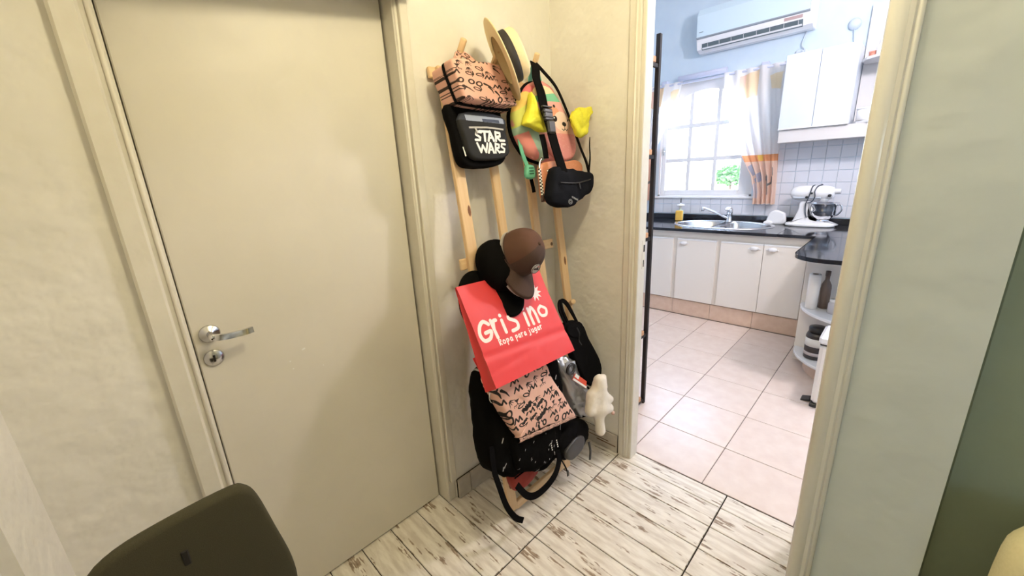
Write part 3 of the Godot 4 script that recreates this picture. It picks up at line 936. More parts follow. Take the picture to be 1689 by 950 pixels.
func kitchen_things() -> void:
	# air conditioner
	var ac := thing("air_conditioner", "white split air conditioner mounted high above the kitchen window", "air conditioner", T(4.7, 2.7, -1.36))
	var ao := W(0, 2.7, 0)
	var along := Transform3D(Basis(W(1, 0, 0), W(0, 1, 0), W(0, 0, 1)), W(-4.7, -2.7, 0))
	obj("body", B.new().prism([V(4.9, 3.06), V(4.9, 2.67), V(4.80, 2.665), V(4.735, 2.69), V(4.715, 2.76), V(4.712, 2.99), V(4.75, 3.06)], -0.49, 0.5, 0.006, along), M.white_gloss, ac)
	var acp := mat(rgb(214, 234, 246), 0.2)
	obj("front_panel", B.new().prism([V(4.714, 2.79), V(4.694, 2.80), V(4.69, 2.99), V(4.73, 3.055), V(4.75, 3.06), V(4.72, 3.0)], -0.485, 0.47, 0.004, along), acp, ac)
	obj("panel_edge", B.new().prism([V(4.716, 2.784), V(4.696, 2.79), V(4.694, 2.80), V(4.714, 2.79)], -0.487, 0.472, 0.0, along), mat(rgb(150, 160, 170), 0.4), ac)
	obj("outlet", B.new().prism([V(4.742, 2.682), V(4.722, 2.738), V(4.718, 2.738), V(4.731, 2.684)], -0.435, 0.425, 0.0, along), mat(rgb(92, 106, 112), 0.6), ac)
	obj("louvre", B.new().prism([V(4.722, 2.702), V(4.734, 2.690), V(4.730, 2.688), V(4.717, 2.700)], -0.43, 0.42, 0.0, along), M.white_gloss, ac)
	for k in 8:
		obj("vane", B.new().prism([V(4.734, 2.698), V(4.722, 2.735), V(4.716, 2.735), V(4.727, 2.698)], -0.38 + k * 0.11, -0.377 + k * 0.11, 0.0, along), M.white_gloss, ac)
	obj("display_strip", B.new().prism([V(4.716, 2.752), V(4.715, 2.776), V(4.711, 2.776), V(4.712, 2.752)], 0.28, 0.42, 0.0, along), mat(rgb(188, 160, 158), 0.4), ac)
	obj("badge", B.new().prism([V(4.6935, 2.838), V(4.693, 2.844), V(4.690, 2.844), V(4.6905, 2.838)], -0.46, -0.42, 0.0, along), mat(rgb(130, 150, 165), 0.4), ac)
	var cab := obj("power_cable", B.new().tube(B.path([W(4.885, 2.67, -0.925), W(4.88, 2.62, -0.94), W(4.88, 2.56, -0.95), W(4.882, 2.53, -0.93), W(4.888, 2.505, -0.93)], 6), 0.005, 8), mat(rgb(196, 208, 220), 0.5))
	tag(cab, "thin grey power cable hanging below the air conditioner", "cable")
	var so := thing("wall_socket", "small white wall socket under the air conditioner cable", "socket", T(4.89, 2.505, -0.95))
	obj("plate", B.new().box(W(0, 0, 0), W(0.016, 0.04, 0.085), 0.004), mat(rgb(206, 216, 226), 0.4), so)
	obj("plug", B.new().cyl(W(-0.006, 0, 0.015), W(-0.03, 0, 0.015), 0.014, 0.012), mat(rgb(190, 202, 214), 0.4), so)
	var sn := thing("wall_sensor", "round white wall fitting with a short cord, near the ceiling", "fitting", T(4.89, 2.64, -0.585))
	obj("body", B.new().lathe([V(0, 0), V(0.045, 0), V(0.045, 0.012), V(0.03, 0.03), V(0, 0.034)], 24, Transform3D(B.frame(W(-1, 0, 0)), W(0.005, 0, 0))), mat(rgb(206, 218, 232), 0.5), sn)
	obj("cord", B.new().tube(B.path([W(-0.01, -0.03, 0), W(-0.008, -0.08, 0.005), W(-0.006, -0.15, 0.014)], 5), 0.004, 8), mat(rgb(186, 200, 216), 0.5), sn)
	# curtain rod, blind roll and curtains
	var lav := mat(rgb(206, 212, 234), 0.4)
	var rod := thing("curtain_rod", "pale curtain rod with brackets above the kitchen window", "curtain rod", T(4.82, 2.42, -1.6))
	obj("rod", B.new().cyl(W(0, 0, -0.9), W(0, 0, 0.6), 0.01, 0.01), lav, rod)
	for z in [-0.62, 0.38]:
		obj("bracket", B.new().box(W(0.04, 0.03, z), W(0.085, 0.05, 0.06), 0.005), lav, rod)
	var rb := obj("roller_blind", B.new().cyl(W(4.85, 2.475, -2.07), W(4.85, 2.475, -1.57), 0.028, 0.028, 20), lav)
	tag(rb, "rolled-up lavender blind above the middle of the window", "blind")
	var ct := curtain_texture()
	curtain("long curtain with orange and grey print tied at the right of the window", -1, [[2.44, -1.58, -1.03], [2.2, -1.563, -1.02], [1.95, -1.49, -1.01], [1.69, -1.385, -1.01], [1.60, -1.34, -1.015], [1.408, -1.243, -1.005], [1.25, -1.205, -1.0], [1.125, -1.2, -0.995]], ct)
	curtain("white curtain gathered at the left edge of the window", 1, [[2.44, -2.5, -2.0], [2.2, -2.5, -2.06], [2.0, -2.5, -2.16], [1.8, -2.5, -2.265], [1.55, -2.5, -2.29], [1.3, -2.5, -2.30], [1.15, -2.5, -2.3]], ct)
	# sink
	var sk := thing("sink", "oval double stainless steel sink set in the black countertop", "sink", T(4.52, 0.932, -1.385))
	var rim := B.new()
	rim.sm(0)
	var rows := []
	for q in [[0.29, 0.445, -0.004], [0.3, 0.455, 0.006], [0.318, 0.475, 0.009], [0.326, 0.483, 0.004], [0.328, 0.485, 0.0]]:
		var row := []
		for j in 56:
			var a := TAU * j / 56
			row.append(W(cos(a) * q[0], q[2], sin(a) * q[1]))
		rows.append(row)
	rim.grid(rows, true)
	obj("rim", rim, M.steel, sk)
	for side in [-1, 1]:
		var o := []
		for j in 21:
			var a := -PI / 2 + PI * j / 20.0
			o.append(V(sin(a) * 0.29, 0.035 + cos(a) * 0.41))
		var bowl := B.new()
		bowl.sm(0)
		var br := []
		var cen := V(0, 0.2)
		for q in [[1.0, 0.0], [0.97, -0.02], [0.92, -0.1], [0.85, -0.145], [0.6, -0.155], [0.0, -0.16]]:
			var row := []
			for p in o:
				var e: Vector2 = cen + (p - cen) * q[0]
				row.append(W(e.x, q[1] + 0.0, e.y * side))
			if side < 0: row.reverse()
			br.append(row)
		bowl.grid(br, true)
		obj("basin", bowl, M.steel, sk)
		obj("drain", B.new().lathe([V(0, 0), V(0.04, 0), V(0.04, 0.004), V(0.028, 0.004), V(0.026, 0.001), V(0, 0.001)], 20, T(0, -0.158, 0.2 * side)), M.chrome, sk)
	obj("divider", B.new().bb(W(-0.29, -0.03, -0.034), W(0.29, -0.002, 0.034), 0.006), M.steel, sk)
	obj("overflow", B.new().cyl(W(0.24, -0.03, 0.3), W(0.255, -0.03, 0.3), 0.016, 0.016), M.dark_hole, sk)
	# faucet
	var f := thing("faucet", "chrome mixer tap with long angled spout behind the sink", "faucet", T(4.74, 0.935, -1.38))
	obj("base", B.new().lathe([V(0, 0), V(0.032, 0), V(0.034, 0.006), V(0.027, 0.012), V(0.026, 0.09), V(0.03, 0.1), V(0.03, 0.135), V(0.02, 0.15), V(0, 0.152)], 24), M.chrome, f)
	obj("spout", B.new().tube(B.path([W(-0.01, 0.04, -0.01), W(-0.05, 0.085, -0.09), W(-0.09, 0.125, -0.17), W(-0.12, 0.152, -0.225), W(-0.125, 0.15, -0.245)], 5), 0.014, 12, false, 0.011), M.chrome, f)
	obj("nozzle", B.new().cyl(W(-0.122, 0.155, -0.238), W(-0.122, 0.12, -0.238), 0.014, 0.014), M.chrome, f)
	obj("lever", B.new().box(W(-0.01, 0.158, 0.0), W(0.07, 0.016, 0.05), 0.007, Transform3D(Basis(W(0, 0, 1), 0.35), W(0, 0, 0))), M.chrome, f)
	# soap dispenser and sponge
	var sd := thing("soap_dispenser", "clear soap dispenser with white pump behind the sink", "dispenser", T(4.745, 0.932, -1.915))
	var soap := mat(rgb(206, 226, 206), 0.15)
	obj("bottle", B.new().lathe([V(0, 0), V(0.034, 0), V(0.037, 0.005), V(0.037, 0.1), V(0.03, 0.115), V(0.012, 0.12), V(0.012, 0.135), V(0, 0.135)], 24), soap, sd)
	obj("pump", B.new().lathe([V(0, 0.135), V(0.014, 0.135), V(0.014, 0.16), V(0.03, 0.163), V(0.05, 0.172), V(0.035, 0.182), V(0.008, 0.188), V(0.006, 0.2), V(0, 0.2)], 20), M.white_gloss, sd)
	obj("pump_stem", B.new().cyl(W(0, 0.19, 0), W(0, 0.255, 0), 0.006, 0.005), M.black_plastic, sd)
	var sp := obj("sponge", B.new().box(W(4.695, 0.99, -1.905), W(0.03, 0.115, 0.082), 0.008), textured(mat(Color.WHITE, 0.9), 0.15, 61, rgb(244, 190, 80), rgb(250, 206, 104), 8.0))
	tag(sp, "yellow orange sponge standing in front of the soap dispenser", "sponge")
	# small white sponge holder
	var eh := thing("sponge_holder", "small white rounded plastic holder between sink and stand mixer", "holder", T(4.76, 0.935, -0.945))
	obj("body", B.new().soft(B.smooth([V(-0.075, 0.0), V(-0.078, 0.07), V(-0.05, 0.122), V(0.0, 0.135), V(0.055, 0.115), V(0.075, 0.09), V(0.07, 0.0)], 3), -0.03, 0.03, 0.018), M.white_gloss, eh)
	eh.rotation.y = -PI / 2
	obj("foot", B.new().soft(B.smooth([V(-0.1, 0.0), V(-0.1, 0.02), V(-0.07, 0.035), V(-0.03, 0.02), V(-0.03, 0.0)], 3), 0.0, 0.05, 0.012), M.white_gloss, eh)
	mixer()
	# shelf items and bin beside the peninsula
	var pt := thing("paper_towel", "white paper towel roll standing on the upper open shelf", "paper towel", T(3.47, 0.501, -0.405))
	obj("roll", B.new().lathe([V(0.016, 0.0), V(0.033, 0.0), V(0.036, 0.003), V(0.036, 0.252), V(0.034, 0.255), V(0.016, 0.255)], 28), mat(rgb(246, 242, 238), 0.9), pt)
	obj("core", B.new().lathe([V(0.016, 0.255), V(0.018, 0.256), V(0.017, 0.256), V(0.014, 0.24), V(0.0, 0.24)], 20), mat(rgb(150, 120, 92), 0.9), pt)
	var bt := bottle("oil_bottle", "brown glass bottle beside the paper towel roll", W(3.52, 0.501, -0.34), [V(0, 0), V(0.03, 0), V(0.033, 0.005), V(0.033, 0.15), V(0.03, 0.175), V(0.014, 0.21), V(0.013, 0.245), V(0, 0.245)], mat(rgb(112, 96, 88), 0.2), [V(0, 0.24), V(0.016, 0.24), V(0.016, 0.275), V(0, 0.277)], mat(rgb(74, 60, 54), 0.4))
	bottle("glass_jar", "small pale glass jar in front of the brown bottle", W(3.42, 0.501, -0.27), [V(0, 0), V(0.03, 0), V(0.034, 0.004), V(0.034, 0.07), V(0.026, 0.085), V(0, 0.086)], mat(rgb(206, 200, 204), 0.12), [V(0, 0.085), V(0.028, 0.085), V(0.028, 0.1), V(0, 0.102)], M.white_gloss)
	var tub := bottle("protein_tub", "black plastic tub with white label on the lower open shelf", W(3.44, 0.136, -0.335), [V(0, 0), V(0.062, 0), V(0.066, 0.006), V(0.066, 0.17), V(0.058, 0.195), V(0.05, 0.2), V(0, 0.2)], mat(rgb(58, 52, 52), 0.3), [V(0, 0.2), V(0.054, 0.2), V(0.055, 0.235), V(0.05, 0.242), V(0, 0.242)], M.black_plastic)
	obj("paper_label", B.new().lathe([V(0.0662, 0.1), V(0.0667, 0.1), V(0.0667, 0.16), V(0.0662, 0.16)], 24), M.white_print, tub)
	obj("lower_band", B.new().lathe([V(0.0662, 0.03), V(0.0667, 0.03), V(0.0667, 0.055), V(0.0662, 0.055)], 24), mat(rgb(200, 190, 190), 0.5), tub)
	var bn := thing("pedal_bin", "white pedal bin with black base beside the open shelves", "bin", T(3.05, 0, -0.165))
	obj("body", B.new().box(W(0, 0.23, 0), W(0.24, 0.41, 0.2), 0.02), mat(rgb(240, 236, 232), 0.3), bn)
	obj("seam", B.new().box(W(0, 0.438, 0), W(0.235, 0.012, 0.196), 0.002), M.black_plastic, bn)
	obj("lid", B.new().box(W(-0.002, 0.468, 0), W(0.255, 0.055, 0.215), 0.014), M.white_gloss, bn)
	obj("base", B.new().box(W(0, 0.014, 0), W(0.245, 0.026, 0.205), 0.005), M.black_plastic, bn)
	obj("pedal", B.new().box(W(-0.03, 0.04, -0.125), W(0.07, 0.014, 0.055), 0.005, Transform3D(Basis(W(1, 0, 0), -0.25), W(0, 0, 0))), M.black_plastic, bn)
	# things on the end shelf
	canister("canister", "white lidded canister on the shelf under the wall cabinet's end", W(4.64, 1.838, -0.40), 0.047, 0.1, M.white_gloss)
	bottle("white_bottle", "small white bottle on the top end shelf", W(4.66, 2.323, -0.37), [V(0, 0), V(0.02, 0), V(0.022, 0.004), V(0.022, 0.06), V(0.01, 0.085), V(0, 0.086)], M.white_gloss, [V(0, 0.084), V(0.01, 0.084), V(0.01, 0.12), V(0, 0.122)], M.white_gloss)
	bottle("red_jar", "small red jar on the top end shelf", W(4.70, 2.323, -0.41), [V(0, 0), V(0.026, 0), V(0.028, 0.004), V(0.028, 0.03), V(0, 0.031)], mat(rgb(214, 140, 120), 0.5), [V(0, 0.03), V(0.029, 0.03), V(0.029, 0.042), V(0, 0.043)], mat(rgb(220, 150, 130), 0.5))
	# dark shelving just inside the doorway
	var r := thing("shelving_unit", "black metal shelving unit with wooden shelves just inside the kitchen doorway", "shelving", T(2.1, 0, -1.5))
	for x in [-0.27, 0.2]:
		for z in [-0.4, 0.4]:
			obj("post", B.new().box(W(x, 1.115, z), W(0.024, 2.23, 0.024), 0.002), M.black_metal, r)
	for y in [0.05, 0.53, 1.16, 1.63, 2.10]:
		obj("shelf", B.new().box(W(-0.075, y, -0.01), W(0.46, 0.03, 0.84), 0.003), M.shelf_wood, r)
		obj("rail", B.new().box(W(-0.035, y - 0.026, 0.4), W(0.45, 0.022, 0.014), 0.002), M.black_metal, r)

func curtain_texture() -> StandardMaterial3D:
	var im := blank(256, 512, rgb(250, 247, 246))
	var pe := rgb(250, 204, 172)
	fillp(im, [V(70, 20), V(150, 8), V(140, 80), V(84, 84)], rgb(253, 226, 190))
	fillp(im, [V(70, 20), V(95, 16), V(84, 84), V(66, 70)], rgb(250, 212, 192))
	fillp(im, [V(190, 30), V(240, 24), V(236, 70), V(200, 66)], rgb(253, 234, 200))
	fillp(im, [V(0, 282), V(256, 282), V(256, 312), V(0, 312)], rgb(250, 186, 136))
	fillp(im, [V(0, 312), V(256, 312), V(256, 512), V(0, 512)], rgb(253, 226, 208))
	fillp(im, [V(120, 284), V(150, 284), V(146, 310), V(124, 310)], rgb(252, 224, 120))
	for q in [[20, 330, 40], [70, 360, 46], [36, 380, 24]]:
		fillp(im, [V(q[0], q[1]), V(q[0] + q[2], q[1] - 12), V(q[0] + q[2] + 8, q[1] + 26), V(q[0] + 10, q[1] + 36)], rgb(190, 192, 206))
	ink(im, [V(170, 370), V(172, 450)], 16, rgb(136, 140, 140))
	ink(im, [V(172, 410), V(200, 400), V(204, 375)], 10, rgb(136, 140, 140))
	ink(im, [V(172, 395), V(150, 385), V(150, 372)], 8, rgb(136, 140, 140))
	ink(im, [V(222, 340), V(224, 362)], 10, rgb(150, 150, 150))
	fillp(im, oval(V(40, 440), 34, 40), rgb(236, 226, 226))
	var m := from_image(im, 0.9)
	m.backlight_enabled = true
	m.backlight = Color(1.0, 1.0, 1.0)
	m.cull_mode = BaseMaterial3D.CULL_DISABLED
	return m

func curtain(label: String, dir: int, prof: Array, m: Material) -> void:
	var rows := []
	var n := 46
	for i in prof.size() - 1:
		for k in 4:
			var t := k / 4.0
			var p0: Array = prof[i]; var p1: Array = prof[i + 1]
			rows.append([lerpf(p0[0], p1[0], t), lerpf(p0[1], p1[1], t), lerpf(p0[2], p1[2], t)])
	rows.append(prof[-1])
	var front := []
	for r in rows:
		var row := []
		var wd: float = r[2] - r[1]
		for j in n + 1:
			var u := j / float(n)
			var amp := 0.022 * clampf(0.45 / wd, 0.6, 1.6)
			row.append(W(4.81 + sin(u * TAU * 5.0 + (r[0] as float) * 1.5) * amp + sin(u * 17.0) * 0.006, r[0], lerpf(r[1], r[2], u)))
		front.append(row)
	var back := []
	for row in front:
		var q := []
		for p in row: q.append(p + W(0.0015, 0, 0))
		q.reverse()
		back.append(q)
	var b := B.new()
	b.sm(0)
	b.grid(front)
	var t := obj("curtain", b, m)
	tag(t, label, "curtain")
	var hem := B.new()
	var hl := []
	for p in front[-1]: hl.append(p)
	hem.tube(hl, 0.004, 6)
	obj("hem", hem, m, t)

func mixer() -> void:
	var t := thing("stand_mixer", "white stand mixer with steel bowl on the countertop corner", "mixer", T(4.72, 0.933, -0.655))
	t.scale = W(1.02, 1.02, 1.02)
	var wh: Material = M.white_gloss
	var side := Transform3D(Basis(W(0, 0, 1), W(0, 1, 0), W(-1, 0, 0)), W(0, 0, 0))   # outline x runs along z
	# base: foot plate with a swept column at the left end
	var col := []
	for p in [V(-0.185, 0.012), V(-0.15, 0.03), V(-0.125, 0.09), V(-0.105, 0.16), V(-0.095, 0.222), V(-0.03, 0.222), V(-0.032, 0.16), V(-0.028, 0.11), V(-0.012, 0.065), V(0.03, 0.045), V(0.12, 0.034), V(0.165, 0.03), V(0.178, 0.012)]: col.append(p)
	var b := B.new()
	b.soft(B.smooth(col, 3), -0.05, 0.05, 0.02)
	var xf := B.new()
	var body := obj("base", b, wh, t)
	body.transform = side
	obj("foot_plate", B.new().soft(B.smooth([V(-0.19, -0.06), V(-0.19, 0.06), V(-0.1, 0.095), V(0.06, 0.105), V(0.15, 0.09), V(0.182, 0.03), V(0.182, -0.03), V(0.15, -0.09), V(0.06, -0.105), V(-0.1, -0.095)], 3), 0.0, 0.026, 0.01), wh, t).transform = Transform3D(Basis(W(0, 0, 1), W(1, 0, 0), W(0, 1, 0)), W(0, 0, 0))
	var head := B.new()
	var hp := [V(0, -0.19), V(0.03, -0.186), V(0.055, -0.165), V(0.066, -0.13), V(0.07, -0.06), V(0.07, 0.02), V(0.064, 0.09), V(0.054, 0.128), V(0.036, 0.142), V(0, 0.146)]
	head.lathe(hp, 28, Transform3D(Basis(W(1, 0, 0), W(0, 0, 1), W(0, -1, 0)), W(0, 0.3, 0)))
	obj("motor_head", head, wh, t)
	obj("head_band", B.new().box(W(0, 0.262, -0.05), W(0.125, 0.028, 0.22), 0.012), mat(rgb(206, 214, 226), 0.3), t)
	obj("attachment_hub", B.new().cyl(W(0, 0.315, 0.135), W(0, 0.315, 0.185), 0.024, 0.021), wh, t)
	obj("attachment_knob", B.new().cyl(W(-0.05, 0.282, 0.115), W(-0.078, 0.28, 0.115), 0.014, 0.012), M.black_plastic, t)
	obj("speed_knob", B.new().cyl(W(-0.055, 0.268, -0.05), W(-0.08, 0.266, -0.05), 0.011, 0.011), M.black_plastic, t)
	obj("speed_knob", B.new().cyl(W(-0.062, 0.302, -0.015), W(-0.082, 0.302, -0.015), 0.009, 0.009), M.black_plastic, t)
	obj("beater_shaft", B.new().cyl(W(0, 0.25, 0.075), W(0, 0.215, 0.075), 0.045, 0.02), wh, t)
	var bowl := B.new()
	bowl.lathe([V(0.0, 0.0), V(0.055, 0.0), V(0.058, 0.012), V(0.05, 0.02), V(0.07, 0.03), V(0.098, 0.065), V(0.11, 0.11), V(0.113, 0.162), V(0.117, 0.166), V(0.113, 0.168), V(0.108, 0.162), V(0.105, 0.11), V(0.09, 0.065), V(0.05, 0.03), V(0, 0.026)], 36, T(0, 0.045, 0.075))
	obj("bowl", bowl, M.chrome, t)
	obj("bowl_handle", B.new().tube(B.path([W(-0.05, 0.195, 0.17), W(-0.06, 0.2, 0.205), W(-0.06, 0.16, 0.215), W(-0.055, 0.12, 0.195), W(-0.045, 0.1, 0.165)], 5), 0.007, 8), M.chrome, t)
	obj("cord", B.new().tube(B.path([W(-0.02, 0.372, -0.01), W(-0.06, 0.36, -0.018), W(-0.082, 0.31, -0.024), W(-0.078, 0.26, -0.035), W(-0.07, 0.2, -0.05), W(-0.06, 0.13, -0.045), W(-0.065, 0.08, -0.03)], 5), 0.005, 8), mat(rgb(70, 76, 88), 0.5), t)
	obj("cord", B.new().tube(B.path([W(0.0, 0.374, 0.045), W(-0.05, 0.362, 0.02), W(-0.082, 0.32, 0.006), W(-0.08, 0.27, 0.012), W(-0.07, 0.225, -0.008), W(-0.07, 0.215, -0.04)], 5), 0.005, 8), mat(rgb(70, 76, 88), 0.5), t)

# ---------------------------------------------------------------- hall furniture
func hall_things() -> void:
	var ch := thing("chair", "dark olive upholstered chair, its rounded back towards the white door", "chair", T(-0.03, 0, -0.93))
	var fab := textured(mat(Color.WHITE, 0.95), 0.2, 71, rgb(54, 50, 34), rgb(74, 70, 50), 9.0, 3.0)
	var o := B.smooth(rel([V(-0.19, 0.62), V(-0.192, 0.80), V(-0.178, 0.88), V(-0.13, 0.917), V(-0.04, 0.931), V(0.055, 0.934), V(0.083, 0.922), V(0.1, 0.885), V(0.118, 0.78), V(0.133, 0.68), V(0.13, 0.6), V(0.09, 0.54), V(-0.14, 0.54)], -0.03, 0), 4)
	obj("backrest", B.new().soft(o, -0.035, 0.0, 0.014, 0.004), fab, ch)
	obj("handle_slot", B.new().box(W(-0.01, 0.842, 0.002), W(0.012, 0.036, 0.006), 0.002), M.dark_hole, ch)
	obj("seat", B.new().box(W(-0.005, 0.45, 0.16), W(0.36, 0.05, 0.36), 0.02), fab, ch)
	for x in [-0.15, 0.14]:
		obj("back_post", B.new().box(W(x * 0.7, 0.52, -0.03), W(0.03, 0.2, 0.02), 0.004), M.black_metal, ch)
		for z in [-0.01, 0.32]:
			obj("leg", B.new().cyl(W(x, 0.43, z), W(x * 1.08, 0.0, z), 0.014, 0.011), M.black_metal, ch)
	var c2 := thing("armchair", "cream padded chair with a rounded back against the right wall", "chair", T(0.86, 0, 0.39))
	var cr := textured(mat(Color.WHITE, 0.9), 0.1, 72, rgb(220, 212, 168), rgb(230, 222, 182), 6.0, 1.0)
	obj("backrest", B.new().soft(B.smooth([V(-0.2, 0.55), V(-0.205, 0.9), V(-0.19, 0.99), V(-0.14, 1.025), V(0.14, 1.025), V(0.19, 0.99), V(0.205, 0.9), V(0.2, 0.5), V(-0.18, 0.5)], 4), -0.04, 0.04, 0.035, 0.01), cr, c2).rotation.y = -PI / 2
	obj("seat", B.new().box(W(-0.2, 0.45, 0), W(0.4, 0.09, 0.42), 0.03), cr, c2)
	for x in [-0.36, 0.02]:
		for z in [-0.17, 0.17]:
			obj("leg", B.new().cyl(W(x, 0.41, z), W(x, 0, z), 0.017, 0.013), M.shelf_wood, c2)

# ---------------------------------------------------------------- the rack
func rack() -> void:
	var r := hang("coat_rack", "light pine slatted coat rack leaning against the wall, hung with bags", "coat rack", 0, 0)
	for q in [[1.012, 1.066, 0.02, 1.975], [1.214, 1.258, 0.55, 1.97], [1.434, 1.482, 0.0, 1.975], [1.612, 1.66, 0.42, 1.97]]:
		obj("slat", B.new().bb(W(q[0], q[2], -0.02), W(q[1], q[3], 0.0), 0.003), M.pine, r)
	for q in [[0.985, 1.67, 1.935, 1.975], [0.985, 1.585, 1.19, 1.236], [0.99, 1.66, 0.62, 0.66]]:
		var b := B.new()
		var xf := Transform3D(Basis(W(0, 0, 1), PI / 2), W((q[0] + q[1]) / 2, (q[2] + q[3]) / 2, -0.0285))
		b.box(W(0, 0, 0), W(q[3] - q[2], q[1] - q[0], 0.016), 0.003)
		var o := obj("crossbar", b, M.pine, r)
		o.transform = xf
	var bb := obj("crossbar", B.new().box(W(0, 0, 0), W(0.04, 0.37, 0.022), 0.003), M.pine, r)
	bb.transform = Transform3D(Basis(W(0, 0, 1), PI / 2), W(1.25, 0.032, -0.012))
	obj("screw", B.new().cyl(W(1.572, 1.21, -0.027), W(1.572, 1.21, -0.018), 0.01, 0.009), mat(rgb(110, 78, 54), 0.6), r)
	for p in [[W(1.10, 1.965, -0.02), W(1.098, 2.052, 0.075)], [W(1.29, 1.965, -0.02), W(1.268, 2.04, 0.08)], [W(1.545, 1.965, -0.02), W(1.52, 2.068, 0.075)],
			[W(1.15, 1.21, -0.02), W(1.15, 1.24, 0.13)], [W(1.64, 0.87, -0.01), W(1.56, 0.915, 0.085)], [W(1.1, 0.64, -0.02), W(1.1, 0.66, 0.1)], [W(1.45, 0.64, -0.02), W(1.45, 0.67, 0.09)]]:
		obj("peg", B.new().cyl(p[0], p[1], 0.0125, 0.0125, 18), M.pine, r)

# ---------------------------------------------------------------- bags on the upper pegs
func top_bags() -> void:
	var pink := rgb(232, 180, 162)
	M.print_a = from_image(feline_print(3, pink, rgb(52, 34, 28), false), 0.7)
	M.print_b = from_image(feline_print(9, rgb(238, 190, 172), rgb(30, 24, 22), true), 0.75)
	M.print_a.uv1_scale = W(0.72, 0.62, 1)
	# pink lunch bag
	var x := 1.11; var y := 1.98
	var t := hang("lunch_bag", "pink insulated lunch bag with dark feline print on the top left peg", "bag", x, y)
	var o := B.smooth(rel([V(0.968, 1.925), V(0.985, 1.945), V(1.1, 1.95), V(1.2, 1.952), V(1.218, 1.94), V(1.245, 1.886), V(1.275, 1.82), V(1.268, 1.806), V(1.127, 1.806), V(1.015, 1.812), V(0.998, 1.825), V(0.98, 1.878)], x, y), 4)
	obj("body", B.new().soft(o, 0.008, 0.084, 0.011, 0.0, 0.004, 3), M.print_a, t)
	var of := []
	for p in o: of.append(p * 0.985 + V(-0.0, 0.004))
	obj("front_panel", B.new().soft(of, 0.085, 0.138, 0.011, 0.003, 0.004, 4), M.print_a, t)
	var rim := []
	for p in o: rim.append(W(p.x * 0.985, p.y * 0.985, 0.084))
	obj("zipper", B.new().tube(rim, 0.005, 6, true), M.black_cloth, t)
	obj("handle", B.new().ribbon(B.path(rel3([W(1.05, 1.94, 0.06), W(1.07, 1.99, 0.05), W(1.095, 2.012, 0.045), W(1.13, 2.0, 0.05), W(1.17, 1.965, 0.06), W(1.19, 1.94, 0.07)], x, y), 5), 0.026, 0.006, W(0, 0.3, 1)), M.print_a, t)
	# black cross-body bag
	x = 1.13; y = 1.8
	t = hang("crossbody_bag", "black canvas cross-body bag with bold white lettering under the pink lunch bag", "bag", x, y)
	o = B.smooth(rel([V(1.003, 1.83), V(1.002, 1.72), V(1.008, 1.64), V(1.025, 1.602), V(1.07, 1.589), V(1.177, 1.59), V(1.24, 1.607), V(1.262, 1.64), V(1.258, 1.72), V(1.242, 1.83)], x, y), 4)
	obj("body", B.new().soft(o, 0.004, 0.055, 0.014, 0.0, 0.003, 5), M.black_cloth, t)
	o = B.smooth(rel([V(1.026, 1.785), V(1.024, 1.68), V(1.036, 1.634), V(1.075, 1.613), V(1.187, 1.614), V(1.243, 1.628), V(1.26, 1.655), V(1.254, 1.72), V(1.24, 1.785)], x, y), 4)
	var im := blank(512, 384, rgb(17, 16, 17))
	# camouflage strip at the top
	fillp(im, [V(0, 0), V(512, 0), V(512, 86), V(0, 74)], rgb(44, 48, 60))
	fillp(im, [V(60, 34), V(470, 44), V(476, 88), V(66, 78)], rgb(150, 158, 176))
	fillp(im, [V(230, 58), V(420, 60), V(424, 84), V(236, 82)], rgb(66, 74, 96))
	# block letters in two rows
	var wh := rgb(238, 236, 232)
	var S1 := func(p: Array, w: float) -> void:
		var q := []
		for k in p: q.append(V(k[0], k[1]))
		ink(im, q, w, wh)
	S1.call([[196, 166], [148, 160], [140, 184], [182, 206], [176, 226], [130, 226]], 20)
	S1.call([[182, 158], [290, 158]], 20); S1.call([[236, 160], [230, 230]], 24)
	S1.call([[268, 230], [296, 156], [326, 230]], 22); S1.call([[286, 208], [318, 208]], 14)
	S1.call([[356, 158], [350, 230]], 22); S1.call([[356, 160], [404, 166], [402, 192], [362, 198], [398, 226], [450, 226]], 20)
	S1.call([[140, 252], [172, 320], [196, 268], [224, 320], [248, 252]], 20)
	S1.call([[252, 324], [282, 250], [310, 324]], 22); S1.call([[268, 302], [302, 302]], 14)
	S1.call([[338, 252], [332, 324]], 20); S1.call([[338, 254], [378, 260], [374, 284], [342, 290], [376, 324]], 18)
	S1.call([[452, 256], [412, 254], [404, 276], [440, 294], [432, 318], [386, 318]], 18)
	obj("front_pocket", B.new().soft(o, 0.05, 0.08, 0.014, 0.003, 0.002, 6), from_image(im, 0.8), t)
	var trim := mat(rgb(176, 172, 166), 0.6)
	obj("zip", B.new().ribbon(rel3([W(1.05, 1.732, 0.081), W(1.14, 1.735, 0.084), W(1.232, 1.731, 0.081)], x, y), 0.007, 0.004, W(0, 0, 1)), trim, t)
	obj("zip_pull", B.new().ribbon(rel3([W(1.078, 1.73, 0.085), W(1.084, 1.71, 0.088)], x, y), 0.008, 0.003, W(0, 0, 1)), trim, t)
	obj("side_tab", B.new().bb(W(0.118, -0.115, 0.066), W(0.128, -0.092, 0.072), 0.002), M.white_print, t)
	obj("pocket_zip_pull", B.new().ribbon(rel3([W(1.024, 1.665, 0.06), W(1.027, 1.63, 0.064)], x, y), 0.006, 0.003, W(-0.3, 0, 1)), M.chrome, t)
	obj("strap", B.new().ribbon(B.path(rel3([W(1.02, 1.8, 0.03), W(1.05, 1.9, 0.004), W(1.09, 1.98, 0.006), W(1.10, 2.0, 0.02), W(1.12, 1.98, 0.006), W(1.2, 1.9, 0.004), W(1.23, 1.8, 0.03)], x, y), 4), 0.03, 0.003, W(0, 0, 1)), M.black_strap, t)
